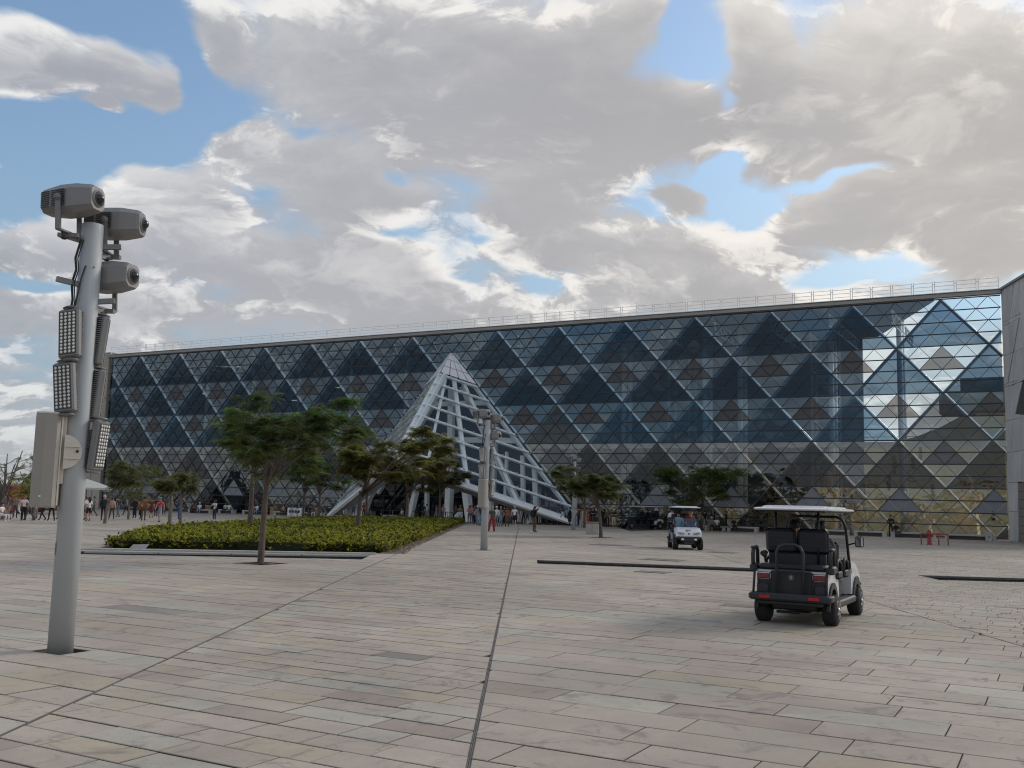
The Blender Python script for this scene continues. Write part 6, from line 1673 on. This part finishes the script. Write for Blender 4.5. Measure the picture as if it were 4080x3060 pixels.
def make_cart(label, loc, rz, wb=2.25, rows=2, rearseat=True, mark=None, go=False, white_flank=True, cowlm=None, roofw=1.30):
    r = thing('golf_cart', label, 'golf cart', loc, rz, group='golf carts on the plaza')
    tw = .58; R0 = .265
    # wheels
    for (x, y) in ((-tw, 0), (tw, 0), (-tw, wb), (tw, wb)):
        s = 1 if x > 0 else -1; wd = .24
        mb = MB(); mb.tube([(x - wd / 2, y, R0), (x - wd / 2 + .03, y, R0), (x + wd / 2 - .03, y, R0), (x + wd / 2, y, R0)], [R0 - .045, R0, R0, R0 - .045], 28); w = mb.obj('wheel', TYRE, r)
        mb = MB(); mb.tube([(x + s * (wd / 2 - .02), y, R0), (x + s * (wd / 2 + .004), y, R0)], [.17, .165], 20); mb.obj('rim', CB, w)
        mb = MB()
        for k in range(7):
            a = 2 * pi * k / 7; mb.bar((x + s * (wd / 2 + .008), y + cos(a) * .03, R0 + sin(a) * .03), (x + s * (wd / 2 + .008), y + cos(a) * .155, R0 + sin(a) * .155), .035, .014, up=(1, 0, 0))
        mb.tube([(x + s * (wd / 2 - .0), y, R0), (x + s * (wd / 2 + .02), y, R0)], .04, 12); mb.obj('spoke', RIM, w)
        mb = MB()
        for k in range(26):
            a = 2 * pi * k / 26; mb.box((x, y + cos(a) * R0, R0 + sin(a) * R0), (wd * .8, .018, .014), Matrix.Rotation(a - pi / 2, 3, 'X'))
        mb.obj('tread', TYRE, w)
    # chassis, axles
    mb = MB(); mb.bbox((0, wb / 2, .30), (.78, wb + .5, .13), b=.03); mb.tube([(-tw, 0, R0), (tw, 0, R0)], .045, 8); mb.tube([(-tw, wb, R0), (tw, wb, R0)], .035, 8)
    mb.bbox((.12, .02, .30), (.30, .34, .22), b=.05); mb.bbox((-.28, -.02, .30), (.14, .2, .16), b=.03)
    for s in (-1, 1):
        mb.tube([(s * .38, -.12, .22), (s * .40, -.1, .50)], .03, 8); mb.bar((s * .3, wb - .1, .26), (s * .5, wb, .24), .04)
    mb.tube([(-.30, -.24, .20), (.10, -.24, .20)], .025, 8); mb.obj('chassis', CB, r)
    # floor and running boards
    mb = MB(); mb.bbox((0, wb * .52, .365), (1.16, wb - .72, .07), b=.02); mb.obj('floor', CBL, r)
    for s in (-1, 1): mb = MB(); mb.bbox((s * .60, wb * .50, .335), (.13, wb - .66, .13), b=.03); mb.obj('running_board', CBL, r)
    # rear body
    prof = [(-.36, .46), (-.40, .70), (-.36, .92), (.34, .92), (.52, .86), (.60, .42), (.36, .42), (.30, .56), (.17, .66), (0, .69), (-.17, .66), (-.28, .56), (-.32, .44)]
    mb = side_prism(prof, -.60, .60); body = mb.obj('rear_body', CW if white_flank else CB, r)
    mb = MB(); mb.bbox((0, -.405, .68), (.70, .06, .46), b=.015); mb.obj('rear_panel', CB, r)
    mb = MB(); mb.bbox((0, -.385, .66), (1.20, .05, .44), b=.02); mb.obj('rear_skin', CB, r)
    for s in (-1, 1):
        # wheel arch trims
        mb = MB(); pts = [(s * .605, cos(a) * .34, .30 + sin(a) * .38) for a in np.linspace(-.1, pi + .1, 13)]
        for i in range(12): mb.bar(pts[i], pts[i + 1], .10, .05, up=(1, 0, 0))
        mb.obj('wheel_arch', CBL, r)
        mb = MB(); mb.bbox((s * .485, -.395, .60), (.24, .09, .20), b=.04); mb.obj('corner_trim', CBL, r)
        mb = MB(); mb.bbox((s * .475, -.400, .815), (.25, .06, .115), b=.02); tl = mb.obj('tail_light_surround', CW, r)
        mb = MB(); mb.bbox((s * .475, -.428, .815), (.225, .03, .090), b=.012); mb.obj('tail_light', TAIL, tl)
        mb = MB(); mb.bbox((s * .415, -.625, .475), (.19, .02, .062), b=.008); mb.obj('reflector', REFL, r)
    mb = MB(); mb.bbox((0, -.54, .475), (1.40, .15, .125), b=.03); mb.bbox((-.66, -.42, .475), (.09, .28, .11), b=.02); mb.bbox((.66, -.42, .475), (.09, .28, .11), b=.02)
    mb.bbox((0, -.44, .38), (1.1, .22, .08), b=.03); mb.obj('rear_bumper', CBL, r)
    # number plate disc
    if mark:
        mb = MB(); mb.tube([(.0, -.437, .80), (.0, -.443, .80)], .055, 24); d = mb.obj('number_disc', mat('disc_grey', (.12, .12, .12), .6), r)
        text_mesh(mark, .085, mat('mark_white', (.8, .8, .8), .5), 'number', d, (0, -.446, .80), (pi / 2, 0, 0))
    # rear facing bench with fold out foot plate
    if rearseat:
        mb = MB(); mb.bbox((0, -.20, .975), (1.16, .44, .10), b=.035); mb.obj('rear_seat', VINYL, r)
        for s in (-1, 1): mb = MB(); mb.bbox((s * .28, .04, 1.42), (.54, .13, .44), Matrix.Rotation(radians(8), 3, 'X'), .055); mb.obj('seat_back', VINYL, r)
        mb = MB(); mb.bbox((0, .06, 1.10), (1.0, .10, .22), b=.02); mb.obj('seat_base_panel', CB, r)
        for zz in (1.34, 1.42, 1.50):
            for s in (-1, 1): mb = MB(); mb.box((s * .28, -.035 - (zz - 1.42) * .14, zz), (.46, .012, .010)); mb.obj('seam', CBL, r)
        for s in (-1, 1):
            m2 = MB(); x = s * .66
            pts = [(x, -.42, .93), (x, -.44, 1.18), (x, -.40, 1.28), (x, -.22, 1.30), (x, -.14, 1.24), (x, -.12, .95)]
            m2.tube(pts, [.035] * 6, 8); m2.bbox((x, -.32, 1.295), (.10, .24, .05), b=.02); m2.bbox((x, -.28, .95), (.12, .36, .14), b=.03); m2.obj('armrest', CBL, r)
        mb = MB(); mb.tube([(-.22, -.56, .48), (-.22, -.55, 1.24), (-.17, -.55, 1.33), (-.08, -.55, 1.37), (.10, -.55, 1.37), (.18, -.55, 1.33), (.23, -.55, 1.24), (.23, -.56, .48)], .026, 10); mb.obj('grab_bar', CBL, r)
        mb = MB(); mb.bar((-.22, -.555, .93), (.23, -.555, .93), .03); mb.tube([(-.64, -.50, .50), (-.63, -.42, .96)], .022, 8); mb.tube([(.60, -.50, .50), (.60, -.42, .96)], .022, 8); mb.obj('support_tube', CBL, r)
        mb = MB(); mb.tube([(-.50, -.20, 1.05), (-.50, -.24, 1.14)], .02, 6); mb.tube([(-.50, -.24, 1.14), (-.50, -.30, 1.20)], [.03, .07], 10); mb.obj('horn', CB, r)
    # forward seats
    ys = [.42 + i * ((wb - 1.0) / rows) for i in range(rows)]
    for y in ys:
        mb = MB(); mb.bbox((0, y + .12, .80), (1.12, .50, .13), b=.045); mb.obj('seat', VINYL, r)
        mb = MB(); mb.bbox((0, y - .16, 1.16), (1.10, .12, .48), Matrix.Rotation(radians(-8), 3, 'X'), .05); mb.obj('seat_back', VINYL, r)
        mb = MB(); mb.bbox((0, y + .1, .58), (1.05, .42, .32), b=.03); mb.obj('seat_box', CB, r)
        for s in (-1, 1):
            m2 = MB(); x = s * .62; m2.tube([(x, y - .12, .86), (x, y - .10, 1.06), (x, y + .04, 1.10), (x, y + .24, 1.04), (x, y + .30, .86)], .03, 8); m2.bbox((x, y + .08, .84), (.07, .40, .14), b=.03); m2.obj('armrest', CBL, r)
    # front cowl
    prof = [(wb - .50, .42), (wb - .46, 1.02), (wb - .36, 1.05), (wb + .02, .98), (wb + .34, .84), (wb + .46, .68), (wb + .46, .58), (wb + .30, .54), (wb + .24, .60), (wb + .12, .66), (wb, .68), (wb - .14, .66), (wb - .28, .56), (wb - .34, .42)]
    mb = side_prism(prof, -.50, .50); cowl = mb.obj('front_cowl', cowlm or CW, r)
    for s in (-1, 1):
        mb = MB(); sh = [(y, z - (.03 if z > .6 else 0)) for y, z in prof]; mb = side_prism(sh, s * .50, s * .60); mb.obj('front_wing', cowlm or CW, r)
        mb = MB(); pts = [(s * .60, wb + cos(a) * .33, .30 + sin(a) * .36) for a in np.linspace(-.1, pi + .1, 11)]
        for i in range(10): mb.bar(pts[i], pts[i + 1], .14, .06, up=(1, 0, 0))
        mb.obj('wheel_arch', CBL, r)
        mb = MB(); q = [(s * .16, wb + .432, .745), (s * .30, wb + .425, .80), (s * .50, wb + .38, .83), (s * .52, wb + .40, .755), (s * .36, wb + .452, .72)]
        mb.prism(q, (0, .03, .01)); mb.obj('headlight', HLG, r)
        mb = MB(); mb.bbox((s * .30, wb + .555, .50), (.13, .03, .075), b=.015); mb.obj('fog_lamp', mat('lamp_white', (.85, .85, .82), .2), r)
    mb = MB(); mb.bbox((0, wb + .46, .56), (1.24, .16, .13), b=.05); mb.bbox((0, wb + .48, .47), (.80, .14, .18), b=.04); mb.bbox((0, wb + .42, .34), (.46, .16, .14), b=.03); mb.obj('front_bumper', CBL, r)
    if go:
        o = text_mesh('go', .26, mat('mark_black', (.02, .02, .022), .5), 'lettering', cowl, (0.0, wb + .20, .925), (radians(26) , 0, pi))
        mb = MB(); mb.prism([(-.05, wb + .425, .775), (.05, wb + .425, .775), (0, wb + .46, .70)], (0, .02, .012)); mb.obj('badge', mat('badge_dark', (.04, .04, .05), .5), cowl)
    # dash, steering wheel
    mb = MB(); mb.bbox((0, wb - .52, .96), (1.10, .16, .18), b=.05); mb.obj('dashboard', CB, r)
    mb = MB(); c = Vector((-.27, wb - .68, 1.10)); pts = [c + Vector((cos(a) * .17, -sin(a) * .08, sin(a) * .15)) for a in np.linspace(0, 2 * pi, 17)]; mb.tube(pts, .014, 6); mb.tube([c, (-.27, wb - .5, .95)], .018, 6); mb.bar(pts[0], pts[8], .02); mb.obj('steering_wheel', CB, r)
    # roof posts, screen
    zr = 1.955; yb_ = .02; yf = wb - .62
    for s in (-1, 1):
        mb = MB(); mb.tube([(s * .37, yb_ - .02, 1.0), (s * .37, yb_ - .0, zr)], .022, 8); mb.obj('roof_post', CB, r)
    mb = MB(); mb.tube([(-.58, wb - .42, .80), (-.57, wb - .50, 1.05), (-.55, wb - .68, 1.66), (-.50, wb - .72, 1.80), (-.40, wb - .74, 1.85), (.40, wb - .74, 1.85), (.50, wb - .72, 1.80), (.55, wb - .68, 1.66), (.57, wb - .50, 1.05), (.58, wb - .42, .80)], .026, 10); mb.obj('screen_frame', CB, r)
    mb = MB(); mb.prism([(-.54, wb - .47, 1.02), (.54, wb - .47, 1.02), (.53, wb - .60, 1.45), (-.53, wb - .60, 1.45)], (0, .006, 0)); mb.obj('windscreen', SCREEN, r)
    if rows > 2:
        for s in (-1, 1): mb = MB(); mb.tube([(s * .55, wb * .5, .4), (s * .55, wb * .5, zr)], .022, 8); mb.obj('roof_post', CB, r)
    # roof shell
    y0, y1 = -.42, wb - .34; w = roofw / 2
    def rg(k, z, e): return [(-w * k, y0 + e, z), (-w * k * .6, y0 + e - .04, z), (w * k * .6, y0 + e - .04, z), (w * k, y0 + e, z), (w * k, y1 - e, z), (w * k * .6, y1 - e + .05, z), (-w * k * .6, y1 - e + .05, z), (-w * k, y1 - e, z)]
    mb = MB(); mb.loft([rg(.97, zr, .02), rg(1.0, zr + .015, 0), rg(1.0, zr + .03, 0), rg(.95, zr + .045, .07), rg(.84, zr + .05, .16), rg(.80, zr + .075, .20), rg(.72, zr + .085, .28)]); mb.obj('roof', CW, r)
    mb = MB(); mb.bbox((0, (y0 + y1) / 2, zr - .012), (roofw - .16, y1 - y0 - .16, .03), b=.01); mb.obj('roof_lining', CBL, r)
    # mirrors
    for s in ((1,) if rearseat and mark else (-1, 1)):
        mb = MB(); c = (s * .78, wb - .60, 1.40); mb.bbox(c, (.16, .05, .20), b=.025); mi = mb.obj('mirror', CB, r)
        mb = MB(); mb.bbox((c[0], c[1] - .027, c[2]), (.13, .006, .17), b=.003); mb.obj('mirror_glass', MIRR, mi)
        mb = MB(); mb.tube([(s * .56, wb - .58, 1.33), c], .015, 6); mb.obj('mirror_arm', CB, mi)
    return r
def rider(cart_loc, rz, x, y, lab, fa=0, **kw):
    q = Vector((cos(rz) * x - sin(rz) * y, sin(rz) * x + cos(rz) * y)) + Vector(cart_loc[:2])
    kw.setdefault('group', 'people riding in golf carts'); kw.setdefault('z', .54)
    return person(lab, q, rz + radians(fa), pose='sit', **kw)
c1 = (5.10, 17.72, 0); r1 = -radians(29)
make_cart('near dark golf cart seen from behind, white roof, round badge with number 1', c1, r1, wb=2.25, mark='1')
rider(c1, r1, -.16, .44, 'person with black hair seated in the back row of the near golf cart', top='black', bot='black', sleeve='long')
rider(c1, r1, .32, .46, 'dark haired person in black and white seated at the right of the near golf cart', top='dgrey', bot='black', sleeve='long')
rider(c1, r1, -.27, 1.10, 'driver in the front seat of the near golf cart', top='black', bot='black', sleeve='long')
mb = MB(); q = Vector((cos(r1) * .30 - sin(r1) * 1.66, sin(r1) * .30 + cos(r1) * 1.66, 1.30))
c2 = (8.58, 49.4, 0); r2 = radians(177)
make_cart('white fronted golf cart full of passengers driving towards the camera', c2, r2, wb=2.1, go=True)
rider(c2, r2, .30, 1.0, 'driver in light blue shirt and black vest in the passenger cart', top='lblue', bot='black', hat='black', skin='m')
rider(c2, r2, -.28, 1.0, 'passenger with straw hat beside the driver', top='brown', bot='dgrey', hat='beige', skin='l')
rider(c2, r2, -.30, .48, 'passenger in bright red top in the passenger cart', top='red', bot='black', hair='y', skin='l', z=.66)
rider(c2, r2, .25, .48, 'passenger in dark clothes behind the driver', top='navy', bot='black', skin='m', z=.62)
rider(c2, r2, .48, -.22, 'passenger in white shirt leaning out at the back of the passenger cart', fa=140, top='white', bot='black', z=.74)
p3 = spot(2560, 2103, 2.6); c3 = (p3.x, p3.y, 0); r3 = radians(118)
make_cart('long dark golf cart with pale roof parked in front of the glass', (c3[0] + 1.2, c3[1], 0), r3, wb=3.1, rows=3, roofw=1.3, cowlm=CB)
c3 = (c3[0] + 1.2, c3[1], 0)
rider(c3, r3, .2, 2.1, 'driver in black in the long dark golf cart', top='black', bot='black', sleeve='long')
rider(c3, r3, .25, 1.4, 'passenger in white cap in the long dark golf cart', top='black', bot='dgrey', hat='white')
rider(c3, r3, .25, .7, 'passenger in dark clothes in the back of the long dark golf cart', top='black', bot='navy')
